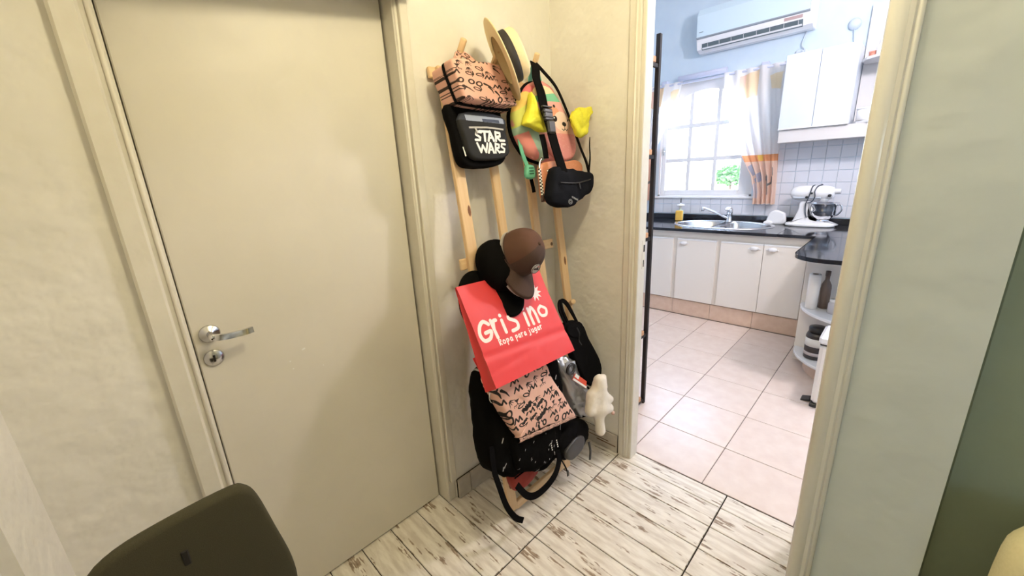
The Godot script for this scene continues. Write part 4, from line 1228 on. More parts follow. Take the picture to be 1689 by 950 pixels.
	# straw boater
	var ax := W(0.70, 0.33, 0.635).normalized()
	var hb := Basis(B.frame(ax))
	t = hang("straw_hat", "cream straw hat with wide brim and black band on the middle peg", "hat", 1.224, 1.972, 0.135, hb)
	var straw := textured(mat(Color.WHITE, 0.75), 0.12, 81, rgb(232, 208, 160), rgb(244, 226, 186), 7.0, 2.0)
	var band := mat(rgb(38, 34, 32), 0.7)
	obj("brim", B.new().lathe([V(0.09, -0.002), V(0.15, -0.003), V(0.154, 0.0), V(0.15, 0.003), V(0.09, 0.003)], 48), straw, t)
	obj("crown", B.new().lathe([V(0.088, 0.0), V(0.094, 0.002), V(0.092, 0.07), V(0.086, 0.078), V(0.06, 0.081), V(0, 0.082), V(0, 0.077), V(0.083, 0.073), V(0.087, 0.0)], 48), straw, t)
	obj("hat_band", B.new().lathe([V(0.094, 0.004), V(0.0965, 0.005), V(0.0955, 0.044), V(0.0935, 0.045)], 48), band, t)
	kid_backpack()
	waist_bag()

func kid_backpack() -> void:
	var x := 1.55; var y := 1.97
	var t := hang("child_backpack", "child's pink animal backpack with yellow wings on the right peg", "backpack", x, y)
	var o := B.smooth(rel([V(1.51, 1.955), V(1.57, 1.95), V(1.625, 1.9), V(1.672, 1.83), V(1.695, 1.71), V(1.7, 1.64), V(1.66, 1.603), V(1.58, 1.592), V(1.48, 1.605), V(1.40, 1.628), V(1.355, 1.668), V(1.322, 1.735), V(1.33, 1.82), V(1.39, 1.88), V(1.45, 1.935)], x, y), 4)
	var im := blank(256, 256, rgb(238, 156, 150))
	for q in [[0, 60, rgb(238, 128, 132)], [60, 105, rgb(250, 214, 120)], [105, 150, rgb(226, 230, 120)], [150, 256, rgb(178, 206, 178)]]:
		fillp(im, [V(0, 0 if q[0] == 0 else q[0]), V(60, q[0] - 30), V(110, q[1]), V(60, 256), V(0, 256)], q[2])
	fillp(im, [V(0, 170), V(40, 160), V(90, 256), V(0, 256)], rgb(250, 160, 150))
	obj("body", B.new().soft(o, 0.0, 0.09, 0.035, 0.01, 0.005, 8), from_image(im, 0.8), t)
	# black piping along the edge
	var rim := []
	for p in o: rim.append(W(p.x * 1.005, p.y * 1.005, 0.035))
	obj("edge_piping", B.new().tube(rim, 0.009, 8, true), M.black_strap, t)
	# face panel
	o = B.smooth(rel([V(1.44, 1.905), V(1.478, 1.921), V(1.528, 1.918), V(1.58, 1.875), V(1.655, 1.785), V(1.677, 1.724), V(1.685, 1.654), V(1.66, 1.612), V(1.596, 1.598), V(1.54, 1.61), V(1.47, 1.66), V(1.43, 1.75), V(1.425, 1.85)], x, y), 4)
	im = blank(256, 384, rgb(246, 196, 178))
	fillp(im, [V(0, 0), V(256, 0), V(256, 70), V(0, 60)], rgb(246, 222, 180))
	fillp(im, [V(0, 62), V(150, 34), V(190, 70), V(190, 100), V(0, 110)], rgb(126, 196, 160))
	fillp(im, [V(0, 92), V(180, 78), V(230, 120), V(250, 150), V(0, 150)], rgb(242, 176, 168))
	fillp(im, oval(V(92, 148), 44, 40), rgb(240, 166, 132))
	fillp(im, oval(V(215, 178), 26, 40, 0.4), rgb(242, 182, 156))
	fillp(im, oval(V(150, 182), 64, 52), rgb(252, 222, 208))
	fillp(im, [V(0, 246), V(256, 246), V(256, 384), V(0, 384)], rgb(240, 160, 156))
	for i in 90:
		var p := V(rng.randf_range(10, 250), rng.randf_range(250, 380))
		ink(im, [p, p + V(6, 4)], 3, rgb(246, 178, 172))
	var bk := rgb(30, 22, 22)
	fillp(im, oval(V(96, 172), 15, 15), bk)
	fillp(im, oval(V(92, 167), 4, 4), Color.WHITE)
	ink(im, [V(190, 178), V(204, 166), V(218, 174)], 5, bk)
	fillp(im, oval(V(160, 196), 17, 12), bk)
	ink(im, [V(160, 206), V(160, 220)], 4, bk)
	ink(im, [V(138, 222), V(150, 230), V(160, 220), V(172, 230), V(182, 220)], 4, bk)
	fillp(im, oval(V(100, 108), 8, 8), bk)
	obj("front_panel", B.new().soft(o, 0.08, 0.118, 0.018, 0.012, 0.002, 9), from_image(im, 0.85), t)
	# plush wings
	var yl := textured(mat(Color.WHITE, 0.85), 0.08, 83, rgb(222, 214, 52), rgb(236, 228, 74), 6.0, 1.5)
	o = B.smooth(rel([V(1.375, 1.875), V(1.394, 1.816), V(1.439, 1.78), V(1.448, 1.737), V(1.444, 1.717), V(1.391, 1.722), V(1.347, 1.735), V(1.307, 1.742), V(1.316, 1.768), V(1.353, 1.82)], x, y), 3)
	obj("wing", B.new().soft(o, 0.11, 0.148, 0.014, 0.006, 0.008, 10, 24), yl, t)
	o = B.smooth(rel([V(1.556, 1.77), V(1.6, 1.806), V(1.635, 1.816), V(1.70, 1.822), V(1.72, 1.805), V(1.692, 1.768), V(1.681, 1.736), V(1.643, 1.693), V(1.6, 1.685), V(1.575, 1.72)], x, y), 3)
	obj("wing", B.new().soft(o, 0.175, 0.205, 0.014, 0.006, 0.012, 11, 24), yl, t)
	obj("hanging_loop", B.new().ribbon(B.path(rel3([W(1.49, 1.94, 0.03), W(1.505, 1.99, 0.035), W(1.53, 2.035, 0.045), W(1.56, 1.99, 0.035), W(1.58, 1.93, 0.03)], x, y), 5), 0.024, 0.005, W(0, 0.2, 1)), mat(rgb(112, 186, 160), 0.7), t)
	# teal shoulder strap with its plastic slider
	var teal := mat(rgb(112, 196, 160), 0.55)
	obj("shoulder_strap", B.new().ribbon(B.path(rel3([W(1.345, 1.70, 0.06), W(1.343, 1.66, 0.065), W(1.352, 1.625, 0.065), W(1.372, 1.58, 0.065), W(1.385, 1.565, 0.065)], x, y), 4), 0.022, 0.004, W(0, 0, 1)), teal, t)
	var bk2 := obj("buckle", B.new().soft(B.smooth(rel([V(1.352, 1.575), V(1.362, 1.59), V(1.4, 1.585), V(1.408, 1.55), V(1.395, 1.53), V(1.36, 1.53), V(1.345, 1.545)], x, y), 3), 0.055, 0.078, 0.008), teal, t)
	for k in 3:
		obj("slot", B.new().box(W(1.378 - x, 1.575 - y - k * 0.012, 0.0785), W(0.03, 0.005, 0.003), 0.001), mat(rgb(50, 110, 86), 0.6), bk2)
	obj("shoulder_strap", B.new().ribbon(B.path(rel3([W(1.39, 1.60, 0.04), W(1.395, 1.55, 0.05), W(1.405, 1.50, 0.05), W(1.408, 1.47, 0.05)], x, y), 4), 0.022, 0.004, W(0, 0, 1)), M.black_strap, t)

func waist_bag() -> void:
	# tan pouch behind
	var x := 1.5; var y := 1.57
	var t := hang("tan_pouch", "tan leather pouch with a silver zip pull behind the black waist bag", "pouch", x, y)
	var tan := textured(mat(Color.WHITE, 0.6), 0.05, 85, rgb(208, 134, 96), rgb(222, 150, 112), 5.0, 0.8)
	var o := B.smooth(rel([V(1.361, 1.575), V(1.446, 1.592), V(1.55, 1.588), V(1.62, 1.594), V(1.668, 1.575), V(1.665, 1.538), V(1.6, 1.493), V(1.47, 1.424), V(1.36, 1.426), V(1.352, 1.505)], x, y), 4)
	obj("body", B.new().soft(o, 0.125, 0.15, 0.01, 0.003), tan, t)
	obj("zip_pull", B.new().ribbon(rel3([W(1.405, 1.535, 0.157), W(1.412, 1.51, 0.16), W(1.414, 1.475, 0.16)], x, y), 0.012, 0.005, W(0, 0, 1)), M.chrome, t)
	obj("snap", B.new().cyl(W(1.4 - x, 1.548 - y, 0.148), W(1.4 - x, 1.548 - y, 0.158), 0.009, 0.007), M.chrome, t)
	var ly := hang("lanyard", "black and white checked lanyard strap beside the tan pouch", "lanyard", 1.345, 1.56)
	var im := blank(32, 256, rgb(230, 224, 214))
	for k in 16:
		for j in 2:
			if (k + j) % 2 == 0: fillp(im, [V(j * 16, k * 16), V(j * 16 + 16, k * 16), V(j * 16 + 16, k * 16 + 15), V(j * 16, k * 16 + 15)], rgb(34, 30, 28))
	obj("webbing", B.new().bb(W(-0.009, -0.115, 0.15), W(0.009, 0.0, 0.154), 0.001), from_image(im, 0.8), ly).material_override.uv1_scale = W(50, 9, 1)
	obj("leather_tip", B.new().box(W(-0.002, -0.125, 0.152), W(0.019, 0.03, 0.007), 0.002), mat(rgb(70, 46, 36), 0.7), ly)
	obj("clip", B.new().tube(B.path([W(0.0, 0.0, 0.152), W(0.012, 0.03, 0.15), W(0.03, 0.045, 0.148)], 5), 0.004, 8), M.chrome, ly)
	# black waist bag
	x = 1.52; y = 1.5
	t = hang("waist_bag", "black nylon waist bag hanging by its buckled strap from the right peg", "bag", x, y)
	o = B.smooth(rel([V(1.395, 1.555), V(1.35, 1.462), V(1.342, 1.433), V(1.36, 1.405), V(1.41, 1.386), V(1.484, 1.384), V(1.518, 1.398), V(1.615, 1.425), V(1.655, 1.446), V(1.69, 1.515), V(1.665, 1.53), V(1.6, 1.535), V(1.5, 1.55)], x, y), 4)
	obj("pouch", B.new().soft(o, 0.15, 0.205, 0.022, 0.012, 0.008, 12, 12), M.navy_cloth, t)
	var w := mat(rgb(150, 150, 152), 0.7)
	obj("logo", B.new().tube(oval3(1.452 - x, 1.405 - y, 0.2155, 0.014, 0.01), 0.0012, 5, true), w, t)
	obj("logo", B.new().tube(oval3(1.452 - x, 1.405 - y, 0.2158, 0.007, 0.005), 0.0012, 5, true), w, t)
	for k in 6:
		obj("logo_stroke", B.new().box(W(1.468 - x + k * 0.0075, 1.424 - y - k * 0.003, 0.216), W(0.004, 0.009, 0.0016), 0.0004), w, t)
	obj("zip", B.new().tube(B.path(rel3([W(1.40, 1.49, 0.212), W(1.5, 1.482, 0.221), W(1.6, 1.49, 0.214), W(1.66, 1.5, 0.2)], x, y), 5), 0.0025, 6), M.black_plastic, t)
	obj("zip_pull", B.new().ribbon(rel3([W(1.52, 1.48, 0.224), W(1.524, 1.455, 0.224)], x, y), 0.008, 0.003, W(0, 0, 1)), M.black_plastic, t)
	var sl := B.path(rel3([W(1.505, 2.03, 0.062), W(1.483, 1.99, 0.085), W(1.455, 1.945, 0.105), W(1.425, 1.875, 0.145), W(1.41, 1.80, 0.165), W(1.418, 1.745, 0.175), W(1.425, 1.685, 0.18), W(1.43, 1.62, 0.19), W(1.44, 1.53, 0.205)], x, y), 5)
	obj("strap", B.new().ribbon(sl, 0.046, 0.006, W(-0.25, 0, 1)), M.black_strap, t)
	obj("strap", B.new().ribbon(B.path(rel3([W(1.515, 2.03, 0.062), W(1.545, 1.99, 0.08), W(1.588, 1.924, 0.105), W(1.617, 1.828, 0.125), W(1.635, 1.73, 0.145), W(1.645, 1.643, 0.165), W(1.655, 1.58, 0.18), W(1.67, 1.525, 0.18)], x, y), 5), 0.026, 0.005, W(0.3, 0, 1)), M.black_strap, t)
	var bu := obj("buckle", B.new().box(W(1.412 - x, 1.775 - y, 0.178), W(0.056, 0.05, 0.016), 0.005), M.black_plastic, t)
	obj("buckle_tongue", B.new().box(W(1.418 - x, 1.725 - y, 0.183), W(0.05, 0.055, 0.018), 0.007), M.black_plastic, bu)
	for k in 3:
		obj("slider_bar", B.new().box(W(1.405 - x, 1.805 - y - k * 0.02, 0.182), W(0.06, 0.006, 0.014), 0.002), M.black_plastic, bu)
	obj("loose_strap", B.new().ribbon(B.path(rel3([W(1.665, 1.54, 0.185), W(1.685, 1.6, 0.185), W(1.69, 1.65, 0.185), W(1.70, 1.69, 0.185)], x, y), 5), 0.018, 0.003, W(0.2, 0, 1), 0.004), M.black_strap, t)
	obj("hanging_tab", B.new().ribbon(B.path(rel3([W(1.385, 1.70, 0.155), W(1.39, 1.65, 0.158), W(1.392, 1.60, 0.158)], x, y), 4), 0.035, 0.004, W(0, 0, 1)), M.black_strap, t)

func oval3(x: float, y: float, z: float, rx: float, ry: float) -> Array:
	var r := []
	for i in 20: r.append(W(x + cos(TAU * i / 20) * rx, y + sin(TAU * i / 20) * ry, z))
	return r

# ---------------------------------------------------------------- caps and the red paper bag
func cap(label: String, x: float, y: float, z: float, basis: Basis, front: Material, rear: Material, edge: Material, badge: Material) -> void:
	# own axes: z through the crown's top, brim towards -y
	var t := hang("cap", label, "cap", x, y, z, basis, "caps hung on the rack")
	var part := func(a0: float, a1: float, n: int, thick: float) -> B:
		var rows := []
		for k in 13:
			var e := PI / 2 * (1 - k / 12.0)
			var row := []
			for j in n + 1:
				var a := lerpf(a0, a1, j / float(n))
				var seam := 1.0 - 0.018 * exp(-pow(fposmod(a + PI / 2 + PI / 6 * 0.0, PI / 3) - PI / 6, 2) * 0.0) * 0.0
				var g: float = absf(fposmod(a - PI / 2 + PI / 6, PI / 3) - PI / 6)
				seam = 1.0 - 0.014 * exp(-g * g * 500.0)
				var rr := pow(cos(e), 0.72) * seam
				row.append(W(cos(a) * 0.083 * rr, sin(a) * 0.098 * rr, pow(sin(e), 0.85) * 0.118 * (1.0 - 0.002 * thick)))
			rows.append(row)
		var b := B.new()
		b.sm(0)
		b.grid(rows)
		return b
	obj("crown", part.call(-PI / 6, PI + PI / 6, 48, 0.0), rear, t)
	obj("front_panel", part.call(PI + PI / 6, TAU - PI / 6, 28, 0.0), front, t)
	obj("button", B.new().lathe([V(0, 0), V(0.007, 0.001), V(0.0075, 0.004), V(0.004, 0.007), V(0, 0.0075)], 16, Transform3D(B.frame(W(0, 0, 1)), W(0, 0, 0.116))), front, t)
	var brim := func(grow: float, dz: float) -> B:
		var rows := []
		for side in 2:
			for k in 9:
				var s := k / 8.0 if side == 0 else 1.0 - k / 8.0
				var row := []
				for j in 29:
					var u := j / 28.0
					var a := lerpf(PI + 0.12, TAU - 0.12, u)
					var wd := pow(sin(PI * u), 0.45)
					var base := V(cos(a) * 0.083, sin(a) * 0.098)
					var tip := base + V(cos(a) * 0.016, -0.092) * wd * (1.0 + grow)
					var p := base.lerp(tip, s)
					var sag := -0.028 * pow(absf(cos(a)), 2.0) * (0.4 + 0.6 * s) - 0.006 * s
					row.append(W(p.x, p.y, 0.006 + sag + dz + (0.0 if side == 0 else -0.003)))
				rows.append(row)
		var b := B.new()
		b.sm(0)
		b.grid(rows)
		return b
	obj("brim", brim.call(0.0, 0.0), front, t)
	obj("brim_edge", brim.call(0.05, -0.004), edge, t)
	obj("sweatband", B.new().tube(band_line(), 0.004, 6, true), edge, t)
	if badge:
		var bd := obj("badge", B.new().lathe([V(0, 0), V(0.023, 0), V(0.023, 0.002), V(0.02, 0.003), V(0, 0.003)], 28, Transform3D(Basis(W(1, 0, 0), W(0, -0.80, 0.6), W(0, -0.6, -0.80)), W(0, -0.0875, 0.069))), mat(rgb(206, 200, 194), 0.7), t)
		var q := Transform3D(Basis(W(1, 0, 0), W(0, 0.6, 0.80), W(0, -0.80, 0.6)), W(0, -0.0902, 0.0712))
		obj("badge_ring", B.new().tube(xform(q, oval3(0, 0, 0, 0.0215, 0.0215)), 0.0012, 5, true), mat(rgb(60, 46, 40), 0.7), bd)
		obj("badge_hill", B.new().prism([V(-0.017, -0.004), V(-0.01, 0.006), V(-0.004, 0.0), V(0.004, 0.01), V(0.01, 0.004), V(0.017, -0.004)], -0.0006, 0.0008, 0.0, q), mat(rgb(54, 44, 42), 0.7), bd)
		obj("badge_sun", B.new().prism(oval(V(0.007, 0.011), 0.005, 0.005, 0, 10).slice(0, 10), -0.0006, 0.0006, 0.0, q), mat(rgb(216, 140, 128), 0.7), bd)

func band_line() -> Array:
	var r := []
	for i in 40: r.append(W(cos(TAU * i / 40) * 0.081, sin(TAU * i / 40) * 0.096, 0.001))
	return r

func xform(q: Transform3D, pts: Array) -> Array:
	var r := []
	for p in pts: r.append(q * p)
	return r

func middle_things() -> void:
	var brown := textured(mat(Color.WHITE, 0.85), 0.08, 91, rgb(62, 42, 34), rgb(74, 52, 42), 8.0, 1.0)
	var mesh := textured(mat(Color.WHITE, 0.9), 0.2, 92, rgb(74, 48, 37), rgb(100, 68, 52), 14.0, 2.0)
	var grey := textured(mat(Color.WHITE, 0.85), 0.08, 93, rgb(150, 142, 134), rgb(172, 164, 156), 8.0, 1.0)
	var black := mat(rgb(15, 14, 14), 0.9)
	black.metallic_specular = 0.15
	var silver := mat(rgb(178, 176, 174), 0.6)
	var tilt := Basis(W(1, 0, 0), -0.3) * Basis(W(0, 1, 0), 0.12) * Basis(W(0, 0, 1), -0.16)
	cap("black cap with a broad brim at the bottom of the stack of caps", 1.105, 1.185, 0.06, Basis(W(1, 0, 0), -0.42) * Basis(W(0, 0, 1), -0.1) * Basis(W(0, 1, 0), -0.2) * Basis.from_scale(W(1.1, 1.15, 0.75)), black, black, black, null)
	cap("grey cap with a pale brim edge between the brown and the black cap", 1.167, 1.226, 0.112, tilt * Basis.from_scale(W(0.97, 0.97, 1.0)), grey, grey, silver, null)
	cap("brown trucker cap with round badge on top of the stack of caps", 1.165, 1.226, 0.134, tilt, brown, mesh, brown, mat(rgb(200, 196, 190), 0.7))
	cap("black cap behind the red bag, only its left edge showing", 1.01, 1.10, 0.005, Basis(W(0, 0, 1), 0.1) * Basis.from_scale(W(1, 0.85, 0.35)), black, black, black, null)
	# red paper bag: own axes x along its top, y up its face, z out of it
	var ys := W(0.037, 0.9127, -0.407).normalized()
	var xs := W(0.9993, -0.0338, 0.0151).normalized()
	var zs := xs.cross(ys).normalized()
	var t := hang("paper_bag", "red paper shopping bag with white hand-drawn lettering in the middle of the rack", "shopping bag", 1.11, 1.14, 0.07, Basis(xs, ys, zs))
	var redc := rgb(222, 62, 64)
	var S := 1100.0   # pixels per metre
	var im := blank(512, 448, redc)
	var wh := rgb(250, 232, 228)
	var P := func(x: float, y: float) -> Vector2: return V((x + 0.2327) * S, -y * S)
	letter(im, "G", P.call(-0.217, -0.156), 82, 84, 17, wh)
	letter(im, "r", P.call(-0.148, -0.132), 54, 112, 17, wh)
	letter(im, "i", P.call(-0.096, -0.150), 40, 82, 17, wh)
	letter(im, "s", P.call(-0.062, -0.146), 84, 94, 17, wh)
	letter(im, "i", P.call(0.034, -0.152), 40, 86, 17, wh)
	letter(im, "n", P.call(0.062, -0.136), 70, 106, 17, wh)
	letter(im, "o", P.call(0.118, -0.146), 88, 78, 15, wh)
	var at: Vector2 = P.call(-0.143, -0.242)
	for w in [["Ropa", 22], ["para", 19], ["jugar", 20]]:
		for ch in w[0]:
			letter(im, ch, at, w[1], 25, 5.4, wh)
			at.x += w[1] * 0.98
		at.x += 12
	var star := []
	for k in 20:
		var r := 48.0 if k % 2 == 0 else 25.0
		star.append(P.call(0.148, -0.105) + Vector2.from_angle(TAU * k / 20 + 0.1) * r)
	fillp(im, star, wh)
	var paper := from_image(im, 0.5)
	var plain := mat(redc, 0.5)
	var nz := FastNoiseLite.new()
	nz.seed = 4
	nz.frequency = 6.0
	var face := func(zf: float, dir: float) -> Array:
		var rows := []
		for i in 41:
			var row := []
			for j in 37:
				var u := j / 36.0; var v := i / 40.0
				var p := W(lerpf(-0.2327, 0.2327, u), -v * 0.4073, 0)
				var crease := -0.004 * exp(-pow((v - 0.70 - 0.06 * u) * 30, 2)) + 0.003 * sin(u * 3.0 + v * 4.0) + nz.get_noise_2d(p.x, p.y) * 0.003
				crease -= 0.003 * exp(-pow((v - 0.82 + 0.1 * (u - 0.4)) * 40, 2)) * clampf(1 - absf(u - 0.3) * 3, 0, 1)
				p.z = zf * (0.12 + 0.88 * pow(v, 0.8)) + crease * dir
				row.append(p)
			rows.append(row)
		return rows
	var b := B.new()
	b.sm(0)
	var fr: Array = face.call(0.0, 1.0)
	b.grid(fr)
	obj("front_panel", b, paper, t)
	b = B.new()
	b.sm(0)
	var bk: Array = face.call(-0.075, 1.0)
	var rb := []
	for row in bk:
		var q: Array = row.duplicate()
		q.reverse()
		rb.append(q)
	b.grid(rb)
	obj("back_panel", b, plain, t)
	for e in [0, 36]:
		b = B.new()
		b.sm(0)
		var rows := []
		for i in 41:
			var f: Vector3 = fr[i][e]; var k: Vector3 = bk[i][e]
			var mid := (f + k) / 2 + W(0.02 if e == 0 else -0.02, 0, 0) * (1.0 - i / 60.0)
			rows.append([k, mid, f] if e == 0 else [f, mid, k])
		b.grid(rows)
		obj("gusset", b, plain, t)
	b = B.new()
	b.flat()
	b.poly([fr[40][0], fr[40][36], bk[40][36], bk[40][0]], Vector3.DOWN)
	obj("bottom", b, plain, t)
	obj("top_fold", B.new().bb(W(-0.2325, -0.006, -0.0085), W(0.2325, 0.001, 0.001), 0.0015), plain, t)
	obj("handle", B.new().tube(B.path([W(-0.07, -0.01, -0.004), W(-0.06, 0.06, -0.012), W(0.04, 0.085, -0.014), W(0.14, 0.06, -0.012), W(0.15, -0.01, -0.004)], 6), 0.003, 6), mat(rgb(226, 210, 190), 0.8), t)
	obj("loose_flap", B.new().prism([V(-0.236, -0.27), V(-0.218, -0.40), V(-0.2, -0.40), V(-0.2, -0.27)], -0.07, -0.068), plain, t)

# ---------------------------------------------------------------- things hanging low
func low_things() -> void:
	var x := 1.2; var y := 0.6
	# printed tote
	var t := hang("printed_tote", "pale pink tote with black cat and bat print below the red bag", "bag", x, y)
	var o := B.smooth(rel([V(0.885, 0.80), V(1.0, 0.80), V(1.17, 0.79), V(1.205, 0.72), V(1.265, 0.597), V(1.35, 0.43), V(1.345, 0.415), V(1.17, 0.45), V(0.99, 0.487), V(0.982, 0.5), V(0.945, 0.587), V(0.905, 0.698)], x, y), 4)
	obj("body", B.new().soft(o, 0.11, 0.18, 0.018, 0.006, 0.008, 21), M.print_b, t)
	var gus := B.new()
	gus.sm(0)
	var rows := []
	for i in 5:
		var s := i / 4.0
		var row := []
		for j in 21:
			var u := j / 20.0
			row.append(W(lerpf(lerpf(0.984, 0.99, s), lerpf(1.352, 1.375, s), u) - x, lerpf(lerpf(0.49, 0.452, s), lerpf(0.418, 0.378, s), u) - y, 0.176 - 0.03 * s + 0.012 * sin(PI * s) + 0.002 * sin(u * 40.0)))
		rows.append(row)
	gus.grid(rows)
	obj("bottom_gusset", gus, M.print_b, t)
	# black backpack with white flecks
	x = 1.1; y = 0.6
	t = hang("black_backpack", "black backpack with white flecks at the foot of the rack", "backpack", x, y)
	var im := blank(256, 256, rgb(13, 12, 12))
	var r := RandomNumberGenerator.new()
	r.seed = 12
	for i in 40:
		var p := V(r.randf_range(6, 250), r.randf_range(6, 250))
		ink(im, [p, p + Vector2.from_angle(-1.0 + r.randf_range(-0.4, 0.4)) * r.randf_range(4, 9)], r.randf_range(1.5, 3.0), rgb(206, 204, 202))
	o = B.smooth(rel([V(0.93, 0.80), V(0.885, 0.73), V(0.878, 0.621), V(0.862, 0.485), V(0.864, 0.39), V(0.921, 0.323), V(0.987, 0.283), V(1.087, 0.24), V(1.19, 0.22), V(1.267, 0.25), V(1.33, 0.35), V(1.36, 0.5), V(1.32, 0.75), V(1.15, 0.8)], x, y), 4)
	var fleck := from_image(im, 0.9)
	fleck.metallic_specular = 0.15
	obj("body", B.new().soft(o, 0.005, 0.135, 0.04, 0.006, 0.014, 22, 9), fleck, t)
	obj("front_pocket", B.new().soft(B.smooth(rel([V(0.96, 0.5), V(0.955, 0.4), V(0.99, 0.315), V(1.1, 0.27), V(1.19, 0.262), V(1.22, 0.3), V(1.24, 0.45), V(1.1, 0.52)], x, y), 4), 0.10, 0.155, 0.03, 0.0, 0.008, 23), fleck, t)
	obj("shoulder_strap", B.new().ribbon(B.path(rel3([W(0.872, 0.50, 0.13), W(0.85, 0.42, 0.15), W(0.842, 0.35, 0.18), W(0.845, 0.28, 0.2), W(0.875, 0.21, 0.205), W(0.915, 0.165, 0.2)], x, y), 5), 0.026, 0.005, W(0, 0.1, 1), 0.024), M.black_strap, t)
	obj("shoulder_strap", B.new().ribbon(B.path(rel3([W(1.23, 0.29, 0.15), W(1.215, 0.25, 0.165), W(1.17, 0.205, 0.17), W(1.1, 0.185, 0.17), W(1.03, 0.19, 0.17), W(0.985, 0.22, 0.165), W(0.955, 0.28, 0.15)], x, y), 5), 0.03, 0.005, W(0, 0.2, 1)), M.black_strap, t)
	obj("strap_end", B.new().ribbon(B.path(rel3([W(1.235, 0.24, 0.16), W(1.25, 0.2, 0.165), W(1.262, 0.165, 0.165)], x, y), 4), 0.006, 0.004, W(0, 0, 1)), M.black_strap, t)
	obj("strap_tip", B.new().box(W(1.264 - x, 0.152 - y, 0.165), W(0.014, 0.028, 0.006), 0.002), M.black_plastic, t)
	obj("ring", B.new().tube(oval3(0.905 - x, 0.70 - y, 0.14, 0.012, 0.022), 0.003, 6, true), M.chrome, t)
	for q in [[1.185, 0.35], [1.225, 0.345]]:
		for k in 4: obj("print_mark", B.new().box(W(q[0] - x + k * 0.001, q[1] - y - k * 0.011, 0.157), W(0.006, 0.006, 0.002), 0.0005), M.white_print, t)
	# red cloth bag showing under the backpack
	t = hang("red_drawstring_bag", "dark red cloth bag showing below the black backpack", "bag", 1.06, 0.25)
	obj("body", B.new().soft(B.smooth([V(-0.09, 0.05), V(0.02, 0.06), V(0.1, 0.05), V(0.09, -0.02), V(0.03, -0.05), V(-0.05, -0.055), V(-0.085, -0.02)], 4), 0.06, 0.11, 0.02, 0.006, 0.006, 24), mat(rgb(150, 52, 44), 0.8), t)
	obj("drawstring", B.new().tube(B.path([W(-0.08, 0.03, 0.112), W(0.0, 0.035, 0.118), W(0.09, 0.03, 0.112)], 4), 0.003, 6), M.black_strap, t)
	# black handbag on the low right peg
	x = 1.56; y = 0.88
	t = hang("handbag", "slim black handbag on the low peg at the right of the rack", "bag", x, y)
	o = B.smooth(rel([V(1.431, 0.835), V(1.48, 0.838), V(1.536, 0.823), V(1.573, 0.786), V(1.604, 0.714), V(1.655, 0.62), V(1.69, 0.532), V(1.684, 0.465), V(1.625, 0.436), V(1.572, 0.46), V(1.525, 0.526), V(1.464, 0.657), V(1.425, 0.79)], x, y), 3)
	obj("body", B.new().soft(o, 0.085, 0.125, 0.014, 0.004, 0.003, 25), M.black_cloth, t)
	obj("flap", B.new().soft(B.smooth(rel([V(1.44, 0.83), V(1.535, 0.82), V(1.56, 0.775), V(1.515, 0.745), V(1.44, 0.78)], x, y), 3), 0.12, 0.132, 0.006), M.black_cloth, t)
	for k in 2:
		obj("handle", B.new().ribbon(B.path(rel3([W(1.445 + k * 0.02, 0.825, 0.115), W(1.415 + k * 0.02, 0.91, 0.11), W(1.435 + k * 0.015, 0.95, 0.1), W(1.475 + k * 0.01, 0.925, 0.105), W(1.53, 0.82, 0.115)], x, y), 5), 0.014, 0.007, W(0, 0, 1)), M.black_strap, t)
	obj("zip", B.new().tube(B.path(rel3([W(1.5, 0.80, 0.134), W(1.515, 0.765, 0.134), W(1.51, 0.73, 0.13), W(1.53, 0.70, 0.128)], x, y), 5), 0.003, 6), M.black_plastic, t)
	# silver padded bag
	x = 1.5; y = 0.6
	t = hang("padded_bag", "shiny silver padded bag with a red tag beside the pink tote", "bag", x, y)
	var sil := mat(rgb(176, 176, 178), 0.35, 0.55)
	o = B.smooth(rel([V(1.37, 0.67), V(1.43, 0.68), V(1.49, 0.63), V(1.558, 0.466), V(1.622, 0.388), V(1.63, 0.32), V(1.588, 0.288), V(1.486, 0.316), V(1.42, 0.394), V(1.40, 0.488), V(1.375, 0.6)], x, y), 4)
	obj("body", B.new().soft(o, 0.03, 0.112, 0.035, 0.02, 0.028, 26, 16), sil, t)
	obj("edge_piping", B.new().tube(B.path(rel3([W(1.425, 0.37, 0.085), W(1.486, 0.312, 0.085), W(1.585, 0.284, 0.085), W(1.633, 0.32, 0.085), W(1.625, 0.39, 0.085), W(1.565, 0.468, 0.09)], x, y), 5), 0.005, 6), M.black_strap, t)
	obj("buckle", B.new().tube(oval3(1.392 - x, 0.63 - y, 0.155, 0.028, 0.022), 0.007, 8, true), M.black_plastic, t)
	obj("strap", B.new().ribbon(B.path(rel3([W(1.36, 0.66, 0.15), W(1.4, 0.655, 0.15), W(1.42, 0.61, 0.15), W(1.415, 0.56, 0.145)], x, y), 4), 0.02, 0.005, W(0, 0, 1)), sil, t)
	var tg := obj("tag", B.new().prism(rel([V(1.388, 0.578), V(1.418, 0.598), V(1.495, 0.525), V(1.484, 0.492)], x, y), 0.157, 0.161), mat(rgb(222, 84, 58), 0.6), t)
	obj("tag_stripe", B.new().prism(rel([V(1.388, 0.578), V(1.396, 0.584), V(1.489, 0.5), V(1.484, 0.492)], x, y), 0.1605, 0.162), M.white_print, tg)
	obj("tag_stripe", B.new().prism(rel([V(1.404, 0.588), V(1.418, 0.598), V(1.442, 0.575), V(1.43, 0.563)], x, y), 0.1605, 0.162), M.white_print, tg)
	plush()
	# dark pouch with grey mesh panel
	x = 1.38; y = 0.27
	t = hang("dark_pouch", "black pouch with a grey mesh pocket hanging lowest at the right", "pouch", x, y)
